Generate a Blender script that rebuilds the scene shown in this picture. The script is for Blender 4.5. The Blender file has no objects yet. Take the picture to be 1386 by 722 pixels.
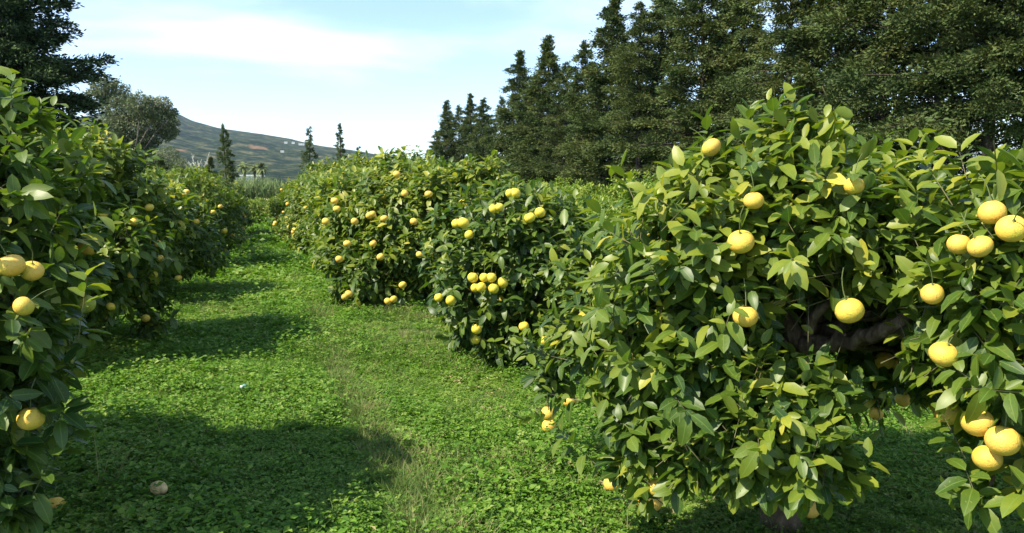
import bpy, math, random
import numpy as np
from math import sin, cos, pi, radians, atan2, sqrt
rng = np.random.default_rng(11)
random.seed(5)
S = bpy.context.scene
C = S.collection

# ---------------------------------------------------------------- camera
YAW = radians(17.6)                       # the tree rows run along +Y; the camera looks to the right of them
PITCH = math.atan((361 - 262) / 1050)
CAMZ = 1.85
CP = np.array([0.0, 0.0, CAMZ])
F = np.array([sin(YAW) * cos(PITCH), cos(YAW) * cos(PITCH), -sin(PITCH)])
R = np.array([cos(YAW), -sin(YAW), 0.0])
U = np.cross(R, F)
cd = bpy.data.cameras.new('camera'); co = bpy.data.objects.new('camera', cd); C.objects.link(co)
co.location = CP; co.rotation_euler = (pi / 2 - PITCH, 0, -YAW)
cd.sensor_width = 36; cd.lens = 36 * 1050 / 1386; cd.clip_start = 0.05; cd.clip_end = 20000
S.camera = co

# ---------------------------------------------------------------- light
SUN_AZ = radians(-103)                    # compass-like angle from +Y towards +X
SUN_EL = radians(48)
SD = np.array([sin(SUN_AZ) * cos(SUN_EL), cos(SUN_AZ) * cos(SUN_EL), sin(SUN_EL)])
W = bpy.data.worlds.new('World'); S.world = W; W.use_nodes = True
wt = W.node_tree; wt.nodes.clear()
def wn(t): return wt.nodes.new(t)
wo = wn('ShaderNodeOutputWorld'); bg = wn('ShaderNodeBackground'); sky = wn('ShaderNodeTexSky')
sky.sky_type = 'NISHITA'; sky.sun_disc = False; sky.sun_elevation = SUN_EL; sky.sun_rotation = SUN_AZ
sky.air_density = 0.8; sky.dust_density = 0.15; sky.ozone_density = 1.3
bg.inputs['Strength'].default_value = 0.15
tc = wn('ShaderNodeTexCoord'); sp = wn('ShaderNodeSeparateXYZ'); wt.links.new(tc.outputs['Generated'], sp.inputs[0])
zz = wn('ShaderNodeMath'); zz.operation = 'ADD'; zz.inputs[1].default_value = 0.22; wt.links.new(sp.outputs['Z'], zz.inputs[0])
zm = wn('ShaderNodeMath'); zm.operation = 'MAXIMUM'; zm.inputs[1].default_value = 0.12; wt.links.new(zz.outputs[0], zm.inputs[0])
dv = wn('ShaderNodeVectorMath'); dv.operation = 'DIVIDE'
cb = wn('ShaderNodeCombineXYZ')
for k in 'XYZ': wt.links.new(zm.outputs[0], cb.inputs[k])
wt.links.new(tc.outputs['Generated'], dv.inputs[0]); wt.links.new(cb.outputs[0], dv.inputs[1])
mp = wn('ShaderNodeMapping'); mp.inputs['Scale'].default_value = (0.55, 1.0, 0.0); mp.inputs['Location'].default_value = (11.86, 16.68, 0); mp.inputs['Rotation'].default_value = (0, 0, 0.5)
wt.links.new(dv.outputs[0], mp.inputs[0])
no = wn('ShaderNodeTexNoise'); no.inputs['Scale'].default_value = 1.15; no.inputs['Detail'].default_value = 9; no.inputs['Roughness'].default_value = 0.5; no.inputs['Distortion'].default_value = 0.25
wt.links.new(mp.outputs[0], no.inputs['Vector'])
cr = wn('ShaderNodeMapRange'); cr.interpolation_type = 'SMOOTHSTEP'
cr.inputs['From Min'].default_value = 0.49; cr.inputs['From Max'].default_value = 0.69; cr.inputs['To Min'].default_value = 0.02; cr.inputs['To Max'].default_value = 0.8
wt.links.new(no.outputs['Fac'], cr.inputs['Value'])
mx = wn('ShaderNodeMix'); mx.data_type = 'RGBA'
wt.links.new(cr.outputs[0], mx.inputs['Factor']); wt.links.new(sky.outputs[0], mx.inputs['A'])
mx.inputs['B'].default_value = (4.7, 5.3, 5.6, 1)
wt.links.new(mx.outputs['Result'], bg.inputs['Color']); wt.links.new(bg.outputs[0], wo.inputs[0])
sl = bpy.data.lights.new('sun', 'SUN'); so = bpy.data.objects.new('sun', sl); C.objects.link(so)
sl.energy = 5.0; sl.angle = radians(0.53); sl.color = (1.0, 0.91, 0.74)
so.rotation_euler = (pi / 2 - SUN_EL, 0, pi - SUN_AZ); so.location = (-20, -5, 30)
vs = S.view_settings; vs.view_transform = 'Standard'; vs.look = 'None'; vs.exposure = 1.02; vs.gamma = 1
try:
    S.cycles.max_bounces = 7; S.cycles.transparent_max_bounces = 6; S.cycles.volume_bounces = 0
    S.cycles.diffuse_bounces = 4; S.cycles.glossy_bounces = 2; S.cycles.transmission_bounces = 4
except Exception: pass

# ---------------------------------------------------------------- helpers
def at(px, py, d): return CP + d * (F + R * (px - 693) / 1050 - U * (py - 361) / 1050)
def project(P):
    v = P - CP; d = v @ F; dd = np.maximum(d, 1e-3)
    return 693 + 1050 * (v @ R) / dd, 361 - 1050 * (v @ U) / dd, d
def gxy(px, d):                           # ground position seen in column px at depth d
    k = F[:2] / cos(PITCH); return np.array([k[0] * d + R[0] * (px - 693) / 1050 * d, k[1] * d + R[1] * (px - 693) / 1050 * d])
def nrm(v): return v / np.maximum(np.linalg.norm(v, axis=-1, keepdims=True), 1e-9)
def gz(x, y):                             # gentle unevenness of the orchard floor
    return 0.03 * np.sin(x * 0.9 + 0.6 * np.sin(y * 0.35)) + 0.03 * np.sin(y * 0.55 + 1.3) + 0.012 * np.sin(x * 2.7 + y * 1.9)

def mesh_np(name, V, Fc, loop_n, mats, attr=None, uv=None, smooth=True, midx=None):
    """V (n,3); Fc flat loop vertex indices; loop_n loops per face (int or array)"""
    me = bpy.data.meshes.new(name)
    V = np.asarray(V, np.float32); Fc = np.asarray(Fc, np.int32).ravel()
    nf = len(Fc) // loop_n
    me.vertices.add(len(V)); me.vertices.foreach_set('co', V.ravel())
    me.loops.add(len(Fc)); me.loops.foreach_set('vertex_index', Fc)
    me.polygons.add(nf); me.polygons.foreach_set('loop_start', np.arange(0, nf * loop_n, loop_n, dtype=np.int32))
    me.polygons.foreach_set('use_smooth', np.full(nf, smooth))
    for m in mats: me.materials.append(m)
    if midx is not None: me.polygons.foreach_set('material_index', np.asarray(midx, np.int32))
    if attr:
        for k, a in attr.items():
            at_ = me.attributes.new(k, 'FLOAT', 'POINT'); at_.data.foreach_set('value', np.asarray(a, np.float32))
    if uv is not None:
        ul = me.uv_layers.new(name='UVMap'); ul.data.foreach_set('uv', np.asarray(uv, np.float32)[Fc].ravel())
    me.update(calc_edges=True); me.validate()
    return me
def link(name, me, parent=None, loc=None):
    o = bpy.data.objects.new(name, me); C.objects.link(o)
    if parent is not None: o.parent = parent
    if loc is not None: o.location = loc
    return o
def thing(name, loc, label, cat, group=None):
    o = bpy.data.objects.new(name, None); C.objects.link(o); o.location = loc; o.empty_display_size = 0.2
    o['label'] = label; o['category'] = cat
    if group: o['group'] = group
    return o
def copy_tree(root, loc, rz, sc, label, group=None):
    r = root.copy(); C.objects.link(r); r.location = loc; r.rotation_euler = (0, 0, rz); r.scale = (sc, sc, sc) if not isinstance(sc, tuple) else sc
    r['label'] = label
    if group: r['group'] = group
    for ch in root.children:
        c = ch.copy(); C.objects.link(c); c.parent = r
        for g in ch.children:
            q = g.copy(); C.objects.link(q); q.parent = c
    return r

def tube(paths, nseg=8, wob=0.0):
    """list of (points (k,3), radii (k)) -> V, quads"""
    Vs, Fs, off = [], [], 0
    for P, rr in paths:
        P = np.asarray(P, float); rr = np.asarray(rr, float); k = len(P)
        T = nrm(np.gradient(P, axis=0))
        ref = np.array([0.31, 0.95, 0.07]) if abs(T[0][2]) > 0.7 else np.array([0, 0, 1.0])
        A = nrm(np.cross(T, ref)); B = np.cross(T, A)
        th = np.linspace(0, 2 * pi, nseg, endpoint=False)
        ring = A[:, None, :] * np.cos(th)[None, :, None] + B[:, None, :] * np.sin(th)[None, :, None]
        rad = rr[:, None] * (1 + wob * rng.standard_normal((k, nseg)))
        V = P[:, None, :] + ring * rad[..., None]
        i = np.arange(k - 1)[:, None] * nseg; j = np.arange(nseg)[None, :]; j2 = (j + 1) % nseg
        q = np.stack([i + j, i + j2, i + nseg + j2, i + nseg + j], -1).reshape(-1, 4) + off
        Vs.append(V.reshape(-1, 3)); Fs.append(q); off += k * nseg
    return np.concatenate(Vs), np.concatenate(Fs)
def curve(pts, n=10, jit=0.0):
    pts = np.asarray(pts, float); k = len(pts); t = np.linspace(0, k - 1, n)
    Pp = np.vstack([2 * pts[0] - pts[1], pts, 2 * pts[-1] - pts[-2]]); out = []
    for x in t:
        i = min(int(x), k - 2); f = x - i; a, b, c, d = Pp[i:i + 4]
        out.append(0.5 * ((2 * b) + (-a + c) * f + (2 * a - 5 * b + 4 * c - d) * f * f + (-a + 3 * b - 3 * c + d) * f ** 3))
    out = np.array(out)
    if jit: out[1:-1] += rng.standard_normal(out[1:-1].shape) * jit
    return out

# ---------------------------------------------------------------- materials
def mat(name):
    m = bpy.data.materials.new(name); m.use_nodes = True; nt = m.node_tree; nt.nodes.clear()
    return m, nt, (lambda t: nt.nodes.new(t)), (lambda a, b: nt.links.new(a, b))
def ramp(N, stops):
    r = N('ShaderNodeValToRGB'); e = r.color_ramp.elements
    e[0].position, e[0].color = stops[0][0], (*stops[0][1], 1); e[1].position, e[1].color = stops[-1][0], (*stops[-1][1], 1)
    for p, c in stops[1:-1]:
        x = e.new(p); x.color = (*c, 1)
    return r
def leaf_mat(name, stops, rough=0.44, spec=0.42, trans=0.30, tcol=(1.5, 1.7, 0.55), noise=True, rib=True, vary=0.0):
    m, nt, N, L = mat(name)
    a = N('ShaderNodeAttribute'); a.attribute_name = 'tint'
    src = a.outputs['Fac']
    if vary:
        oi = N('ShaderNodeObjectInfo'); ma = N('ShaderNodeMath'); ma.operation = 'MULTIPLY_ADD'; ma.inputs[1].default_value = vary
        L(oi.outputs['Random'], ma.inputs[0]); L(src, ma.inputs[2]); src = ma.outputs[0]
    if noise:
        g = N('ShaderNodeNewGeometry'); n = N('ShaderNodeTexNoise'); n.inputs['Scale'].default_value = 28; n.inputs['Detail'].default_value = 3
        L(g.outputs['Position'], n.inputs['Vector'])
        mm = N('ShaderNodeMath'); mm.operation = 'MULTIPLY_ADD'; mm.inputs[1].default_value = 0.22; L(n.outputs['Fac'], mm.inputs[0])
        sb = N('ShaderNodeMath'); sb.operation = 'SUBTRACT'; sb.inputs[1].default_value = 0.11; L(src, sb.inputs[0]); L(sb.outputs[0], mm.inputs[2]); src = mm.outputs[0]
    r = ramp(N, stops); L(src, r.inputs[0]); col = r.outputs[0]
    if rib:
        uvn = N('ShaderNodeUVMap'); uvn.uv_map = 'UVMap'; s = N('ShaderNodeSeparateXYZ'); L(uvn.outputs[0], s.inputs[0])
        m1 = N('ShaderNodeMath'); m1.operation = 'SUBTRACT'; m1.inputs[1].default_value = 0.5; L(s.outputs[0], m1.inputs[0])
        m2 = N('ShaderNodeMath'); m2.operation = 'ABSOLUTE'; L(m1.outputs[0], m2.inputs[0])
        m3 = N('ShaderNodeMapRange'); m3.inputs['From Min'].default_value = 0.02; m3.inputs['From Max'].default_value = 0.055; m3.inputs['To Min'].default_value = 0.55; m3.inputs['To Max'].default_value = 0
        L(m2.outputs[0], m3.inputs['Value'])
        mc = N('ShaderNodeMix'); mc.data_type = 'RGBA'; L(m3.outputs[0], mc.inputs['Factor']); L(col, mc.inputs['A']); mc.inputs['B'].default_value = (0.16, 0.24, 0.05, 1)
        col = mc.outputs['Result']
    if noise:
        nb_ = N('ShaderNodeTexNoise'); nb_.inputs['Scale'].default_value = 95; nb_.inputs['Detail'].default_value = 2; L(g.outputs['Position'], nb_.inputs['Vector'])
        rb_ = N('ShaderNodeMapRange'); rb_.inputs['From Min'].default_value = 0.64; rb_.inputs['From Max'].default_value = 0.72; rb_.inputs['To Max'].default_value = 0.55; L(nb_.outputs['Fac'], rb_.inputs['Value'])
        mb_ = N('ShaderNodeMix'); mb_.data_type = 'RGBA'; L(rb_.outputs[0], mb_.inputs['Factor']); L(col, mb_.inputs['A']); mb_.inputs['B'].default_value = (0.26, 0.22, 0.05, 1); col = mb_.outputs['Result']
    # paler, matt underside
    g2 = N('ShaderNodeNewGeometry'); mb = N('ShaderNodeMix'); mb.data_type = 'RGBA'
    sc_ = N('ShaderNodeMix'); sc_.data_type = 'RGBA'; sc_.inputs['Factor'].default_value = 0.45; L(col, sc_.inputs['A']); sc_.inputs['B'].default_value = (0.13, 0.20, 0.07, 1)
    L(g2.outputs['Backfacing'], mb.inputs['Factor']); L(col, mb.inputs['A']); L(sc_.outputs['Result'], mb.inputs['B'])
    p = N('ShaderNodeBsdfPrincipled'); L(mb.outputs['Result'], p.inputs['Base Color'])
    rr = N('ShaderNodeMath'); rr.operation = 'MULTIPLY_ADD'; rr.inputs[1].default_value = 0.28; rr.inputs[2].default_value = rough; L(g2.outputs['Backfacing'], rr.inputs[0]); L(rr.outputs[0], p.inputs['Roughness'])
    p.inputs['Specular IOR Level'].default_value = spec
    t = N('ShaderNodeBsdfTranslucent'); vm = N('ShaderNodeMix'); vm.data_type = 'RGBA'; vm.blend_type = 'MULTIPLY'; vm.inputs['Factor'].default_value = 1
    L(col, vm.inputs['A']); vm.inputs['B'].default_value = (*tcol, 1); L(vm.outputs['Result'], t.inputs['Color'])
    mxs = N('ShaderNodeMixShader'); mxs.inputs[0].default_value = trans; L(p.outputs[0], mxs.inputs[1]); L(t.outputs[0], mxs.inputs[2])
    o = N('ShaderNodeOutputMaterial'); L(mxs.outputs[0], o.inputs[0]); return m
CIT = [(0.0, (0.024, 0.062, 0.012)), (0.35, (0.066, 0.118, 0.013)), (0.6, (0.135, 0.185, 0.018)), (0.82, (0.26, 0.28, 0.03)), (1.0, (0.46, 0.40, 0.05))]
M_leaf = leaf_mat('citrus_leaf', CIT)
M_leaf_young = leaf_mat('citrus_leaf_pale', [(0, (0.06, 0.13, 0.015)), (0.5, (0.13, 0.21, 0.02)), (1, (0.32, 0.34, 0.04))])
M_con = leaf_mat('conifer_needles', [(0, (0.026, 0.044, 0.017)), (0.5, (0.062, 0.077, 0.024)), (0.8, (0.105, 0.115, 0.036)), (1, (0.13, 0.11, 0.06))], rough=0.85, spec=0.08, trans=0.12, rib=False, noise=False)
M_con_far = leaf_mat('far_conifer_needles', [(0, (0.05, 0.075, 0.032)), (1, (0.11, 0.13, 0.06))], rough=0.85, spec=0.08, trans=0.15, rib=False, noise=False)
M_con_dk = leaf_mat('backlit_conifer_needles', [(0, (0.012, 0.026, 0.014)), (1, (0.035, 0.052, 0.022))], rough=0.85, spec=0.08, trans=0.06, rib=False, noise=False)  # shade of a backlit crown put into a darker needle colour
M_euc = leaf_mat('eucalyptus_leaf', [(0, (0.09, 0.11, 0.062)), (0.6, (0.155, 0.175, 0.10)), (1, (0.23, 0.225, 0.14))], rough=0.5, spec=0.3, trans=0.2, rib=False, noise=False, tcol=(1.2, 1.3, 0.8))
M_reed = leaf_mat('reed_blade', [(0, (0.11, 0.16, 0.07)), (0.6, (0.17, 0.23, 0.10)), (1, (0.26, 0.28, 0.16))], rough=0.6, spec=0.2, trans=0.2, rib=False, noise=False, tcol=(1.2, 1.3, 0.7))
M_herb = leaf_mat('clover_leaf', [(0, (0.046, 0.118, 0.010)), (0.5, (0.100, 0.215, 0.018)), (0.8, (0.165, 0.265, 0.034)), (1, (0.22, 0.30, 0.065))], rough=0.55, spec=0.25, trans=0.3, rib=False, noise=False, vary=0.35)
M_grass = leaf_mat('grass_blade', [(0, (0.06, 0.14, 0.02)), (0.5, (0.13, 0.20, 0.045)), (0.75, (0.22, 0.235, 0.085)), (1, (0.33, 0.29, 0.14))], rough=0.6, spec=0.2, trans=0.25, rib=False, noise=False, vary=0.15, tcol=(1.3, 1.3, 0.7))
M_far = leaf_mat('far_foliage', [(0, (0.025, 0.05, 0.018)), (1, (0.075, 0.11, 0.035))], rough=0.8, spec=0.1, trans=0.05, rib=False, noise=False)

def bark_mat(name, c1, c2, c3, sc=14, rough=0.9):
    m, nt, N, L = mat(name); g = N('ShaderNodeTexCoord')
    mp_ = N('ShaderNodeMapping'); mp_.inputs['Scale'].default_value = (1, 1, 0.35); L(g.outputs['Object'], mp_.inputs[0])
    n = N('ShaderNodeTexNoise'); n.inputs['Scale'].default_value = sc; n.inputs['Detail'].default_value = 8; n.inputs['Roughness'].default_value = 0.65; L(mp_.outputs[0], n.inputs[0])
    r = ramp(N, [(0.3, c1), (0.52, c2), (0.72, c3)]); L(n.outputs['Fac'], r.inputs[0])
    n2 = N('ShaderNodeTexVoronoi'); n2.inputs['Scale'].default_value = sc * 2.2; L(mp_.outputs[0], n2.inputs[0])
    ad = N('ShaderNodeMath'); ad.operation = 'ADD'; L(n.outputs['Fac'], ad.inputs[0]); L(n2.outputs['Distance'], ad.inputs[1])
    b = N('ShaderNodeBump'); b.inputs['Strength'].default_value = 0.8; b.inputs['Distance'].default_value = 0.02; L(ad.outputs[0], b.inputs['Height'])
    p = N('ShaderNodeBsdfPrincipled'); L(r.outputs[0], p.inputs['Base Color']); p.inputs['Roughness'].default_value = rough; p.inputs['Specular IOR Level'].default_value = 0.2; L(b.outputs[0], p.inputs['Normal'])
    o = N('ShaderNodeOutputMaterial'); L(p.outputs[0], o.inputs[0]); return m
M_bark = bark_mat('citrus_bark', (0.045, 0.03, 0.018), (0.12, 0.086, 0.054), (0.27, 0.21, 0.14))
M_cbark = bark_mat('conifer_bark', (0.018, 0.014, 0.011), (0.05, 0.04, 0.032), (0.11, 0.09, 0.075), sc=5)
M_ebark = bark_mat('eucalyptus_bark', (0.12, 0.10, 0.08), (0.26, 0.23, 0.19), (0.42, 0.38, 0.32), sc=3)

M_ebark2 = bark_mat('dark_grey_bark', (0.07, 0.06, 0.05), (0.15, 0.13, 0.11), (0.25, 0.22, 0.19), sc=3)  # darker grey bark for the eucalyptus and the small grey-green tree

def fruit_mat(name, base, blush, green):
    m, nt, N, L = mat(name); g = N('ShaderNodeTexCoord'); oi = N('ShaderNodeObjectInfo')
    ad = N('ShaderNodeVectorMath'); ad.operation = 'ADD'; L(g.outputs['Object'], ad.inputs[0]); L(oi.outputs['Random'], ad.inputs[1])
    n = N('ShaderNodeTexNoise'); n.inputs['Scale'].default_value = 1.3; n.inputs['Detail'].default_value = 4; L(ad.outputs[0], n.inputs[0])
    r = ramp(N, [(0.28, green), (0.45, base), (0.75, blush)]); L(n.outputs['Fac'], r.inputs[0])
    ns = N('ShaderNodeTexNoise'); ns.inputs['Scale'].default_value = 9; ns.inputs['Detail'].default_value = 6; L(ad.outputs[0], ns.inputs[0])
    mr = N('ShaderNodeMapRange'); mr.inputs['From Min'].default_value = 0.60; mr.inputs['From Max'].default_value = 0.68; mr.inputs['To Max'].default_value = 0.5; L(ns.outputs['Fac'], mr.inputs['Value'])
    mc = N('ShaderNodeMix'); mc.data_type = 'RGBA'; L(mr.outputs[0], mc.inputs['Factor']); L(r.outputs[0], mc.inputs['A']); mc.inputs['B'].default_value = (0.28, 0.16, 0.05, 1)
    v = N('ShaderNodeTexVoronoi'); v.inputs['Scale'].default_value = 26; L(g.outputs['Object'], v.inputs[0])
    b = N('ShaderNodeBump'); b.inputs['Strength'].default_value = 0.25; b.inputs['Distance'].default_value = 0.01; L(v.outputs['Distance'], b.inputs['Height'])
    p = N('ShaderNodeBsdfPrincipled'); L(mc.outputs['Result'], p.inputs['Base Color']); p.inputs['Roughness'].default_value = 0.5; p.inputs['Specular IOR Level'].default_value = 0.4
    p.inputs['Subsurface Weight'].default_value = 0.0; L(b.outputs[0], p.inputs['Normal'])
    o = N('ShaderNodeOutputMaterial'); L(p.outputs[0], o.inputs[0]); return m
M_fruit = fruit_mat('grapefruit_peel', (0.73, 0.49, 0.07), (0.75, 0.45, 0.09), (0.52, 0.46, 0.05))
M_fruit2 = fruit_mat('lemon_yellow_peel', (0.72, 0.56, 0.05), (0.78, 0.58, 0.06), (0.50, 0.50, 0.05))
M_fruit_g = fruit_mat('green_peel', (0.34, 0.36, 0.05), (0.50, 0.44, 0.06), (0.16, 0.26, 0.03))
def simple(name, col, rough=0.7, nsc=8, amt=0.15, **kw):
    m, nt, N, L = mat(name); g = N('ShaderNodeTexCoord'); n = N('ShaderNodeTexNoise'); n.inputs['Scale'].default_value = nsc; n.inputs['Detail'].default_value = 6
    L(g.outputs['Object'], n.inputs[0])
    r = ramp(N, [(0.3, tuple(c * (1 - amt) for c in col)), (0.7, tuple(min(1, c * (1 + amt)) for c in col))]); L(n.outputs['Fac'], r.inputs[0])
    p = N('ShaderNodeBsdfPrincipled'); L(r.outputs[0], p.inputs['Base Color']); p.inputs['Roughness'].default_value = rough
    for k, v in kw.items(): p.inputs[k].default_value = v
    o = N('ShaderNodeOutputMaterial'); L(p.outputs[0], o.inputs[0]); return m
M_twig = simple('green_brown_twig', (0.12, 0.11, 0.05), .8)
M_calyx = simple('calyx', (0.10, 0.13, 0.04), 0.8)
M_white = simple('white_wall', (0.75, 0.73, 0.68), 0.85)
M_tile = simple('clay_roof', (0.42, 0.20, 0.12), 0.85)
M_glass = simple('dark_window', (0.05, 0.06, 0.07), 0.2)
M_teal = simple('teal_plastic', (0.16, 0.36, 0.30), 0.4, 20, 0.2)
M_tealcap = simple('pale_cap', (0.62, 0.75, 0.62), 0.4, 20, 0.1)
M_old = simple('old_rind', (0.52, 0.38, 0.17), 0.8, 22, 0.55)

# ground
def ground_mat():
    m, nt, N, L = mat('orchard_soil'); g = N('ShaderNodeNewGeometry')
    n = N('ShaderNodeTexNoise'); n.inputs['Scale'].default_value = 0.9; n.inputs['Detail'].default_value = 9; n.inputs['Roughness'].default_value = 0.7; L(g.outputs['Position'], n.inputs[0])
    r = ramp(N, [(0.3, (0.028, 0.06, 0.012)), (0.5, (0.05, 0.10, 0.018)), (0.66, (0.10, 0.12, 0.04)), (0.8, (0.17, 0.15, 0.08))]); L(n.outputs['Fac'], r.inputs[0])
    n2 = N('ShaderNodeTexNoise'); n2.inputs['Scale'].default_value = 25; n2.inputs['Detail'].default_value = 6; L(g.outputs['Position'], n2.inputs[0])
    b = N('ShaderNodeBump'); b.inputs['Strength'].default_value = 0.7; b.inputs['Distance'].default_value = 0.05; L(n2.outputs['Fac'], b.inputs['Height'])
    p = N('ShaderNodeBsdfPrincipled'); L(r.outputs[0], p.inputs['Base Color']); p.inputs['Roughness'].default_value = 0.95; p.inputs['Specular IOR Level'].default_value = 0.1; L(b.outputs[0], p.inputs['Normal'])
    o = N('ShaderNodeOutputMaterial'); L(p.outputs[0], o.inputs[0]); return m
M_ground = ground_mat()
def grid_mesh(name, xs, ys, zf, m, attr=None):
    X, Y = np.meshgrid(xs, ys, indexing='xy'); V = np.stack([X, Y, zf(X, Y)], -1).reshape(-1, 3)
    nx, ny = len(xs), len(ys); i = np.arange(ny - 1)[:, None] * nx; j = np.arange(nx - 1)[None, :]
    q = np.stack([i + j, i + j + 1, i + nx + j + 1, i + nx + j], -1).reshape(-1, 4)
    return mesh_np(name, V, q, 4, [m], attr=attr)
def span(a, b, n, far):
    c = np.linspace(a, b, n); e = np.geomspace(1, far, 14); return np.concatenate([a - e[::-1], c, b + e])
xs = span(-16, 30, 150, 7000); ys = span(-4, 80, 230, 7000)
def gzz(X, Y):
    w = np.clip(1 - np.hypot(X, Y) / 300, 0, 1); return gz(X, Y) * w
go = link('ground', grid_mesh('ground', xs, ys, gzz, M_ground)); go['kind'] = 'structure'

# ---------------------------------------------------------------- leaves
def leaf_template(curl, fold, lod, width=0.50):
    if lod == 0:
        st = [(0.19, 0.72), (0.50, 1.0), (0.82, 0.66)]
        V = [(0, 0, 0)]; UV = [(0.5, 0)]
        for t, w in st:
            z = -curl * t * t
            for s in (-1, 0, 1):
                V.append((s * w * width / 2, t, z + abs(s) * fold * w * width / 2)); UV.append((0.5 + 0.5 * s, t))
        V.append((0, 1, -curl)); UV.append((0.5, 1))
        T = [(0, 2, 1), (0, 3, 2)]
        for k in (1, 4):
            for a in (0, 1):
                T += [(k + a, k + a + 1, k + a + 4), (k + a, k + a + 4, k + a + 3)]
        T += [(7, 8, 10), (8, 9, 10)]
    else:
        V = [(0, 0, 0), (-width / 2, 0.5, fold * width / 2 - curl * .25), (0, 0.5, -curl * .25), (width / 2, 0.5, fold * width / 2 - curl * .25), (0, 1, -curl)]
        UV = [(0.5, 0), (0, 0.5), (0.5, 0.5), (1, 0.5), (0.5, 1)]
        T = [(0, 2, 1), (0, 3, 2), (1, 2, 4), (2, 3, 4)]
    return np.array(V, float), np.array(T), np.array(UV, float)
SHAPES = [(0.10, 0.35), (0.30, 0.2), (0.0, 0.55), (0.45, 0.3), (-0.12, 0.45), (0.6, 0.15)]
TPL = {lod: [leaf_template(c, f, lod) for c, f in SHAPES] for lod in (0, 1)}

def frames(d, n):
    y = nrm(d); z = nrm(n - (n * y).sum(-1, keepdims=True) * y); x = np.cross(y, z)
    return np.stack([x, y, z], -1)          # columns
class Leaves:
    def __init__(s): s.o, s.R, s.s, s.t = [], [], [], []
    def add(s, o, Rm, sc, t): s.o.append(o); s.R.append(Rm); s.s.append(sc); s.t.append(t)
    def cat(s): return np.concatenate(s.o), np.concatenate(s.R), np.concatenate(s.s), np.concatenate(s.t)
def bake(name, o, Rm, sc, t, lod, m, keep=None):
    Vs, Ts, As, UVs, off = [], [], [], [], 0
    sh = rng.integers(0, len(SHAPES), len(o)) if keep is None else keep
    for k, (TV, TT, TU) in enumerate(TPL[lod]):
        q = sh == k; n = q.sum()
        if not n: continue
        V = np.einsum('nij,vj->nvi', Rm[q] * sc[q][:, None, None], TV) + o[q][:, None, :]
        Vs.append(V.reshape(-1, 3)); Ts.append((TT[None] + (np.arange(n) * len(TV))[:, None, None]).reshape(-1, 3) + off)
        As.append(np.repeat(t[q], len(TV))); UVs.append(np.tile(TU, (n, 1))); off += n * len(TV)
    return mesh_np(name, np.concatenate(Vs), np.concatenate(Ts), 3, [m], attr={'tint': np.concatenate(As)}, uv=np.concatenate(UVs))

def blob_points(B, dens, inset=0.0, over=0.80):
    B = np.asarray(B, float); c = B[:, :3]; r = B[:, 3:6] - np.minimum(inset, B[:, 3:6].min(1, keepdims=True) * .5)
    P, O = [], []
    for i in range(len(B)):
        if (r[i] <= 0.05).any(): continue
        a, b, cc = r[i]; p_ = 1.6
        area = 4 * pi * (((a * b) ** p_ + (a * cc) ** p_ + (b * cc) ** p_) / 3) ** (1 / p_)
        n = max(4, int(area * dens)); d = nrm(rng.standard_normal((n, 3)))
        P.append(c[i] + d * r[i]); O.append(nrm(d / r[i]))
    P, O = np.concatenate(P), np.concatenate(O)
    ins = np.zeros(len(P), bool)
    for i in range(len(B)):
        if (r[i] <= 0.05).any(): continue
        q = (((P - c[i]) / (r[i])) ** 2).sum(1); ins |= q < over ** 2
    k = ~ins & (P[:, 2] > 0.12)
    return P[k], O[k]

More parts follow.
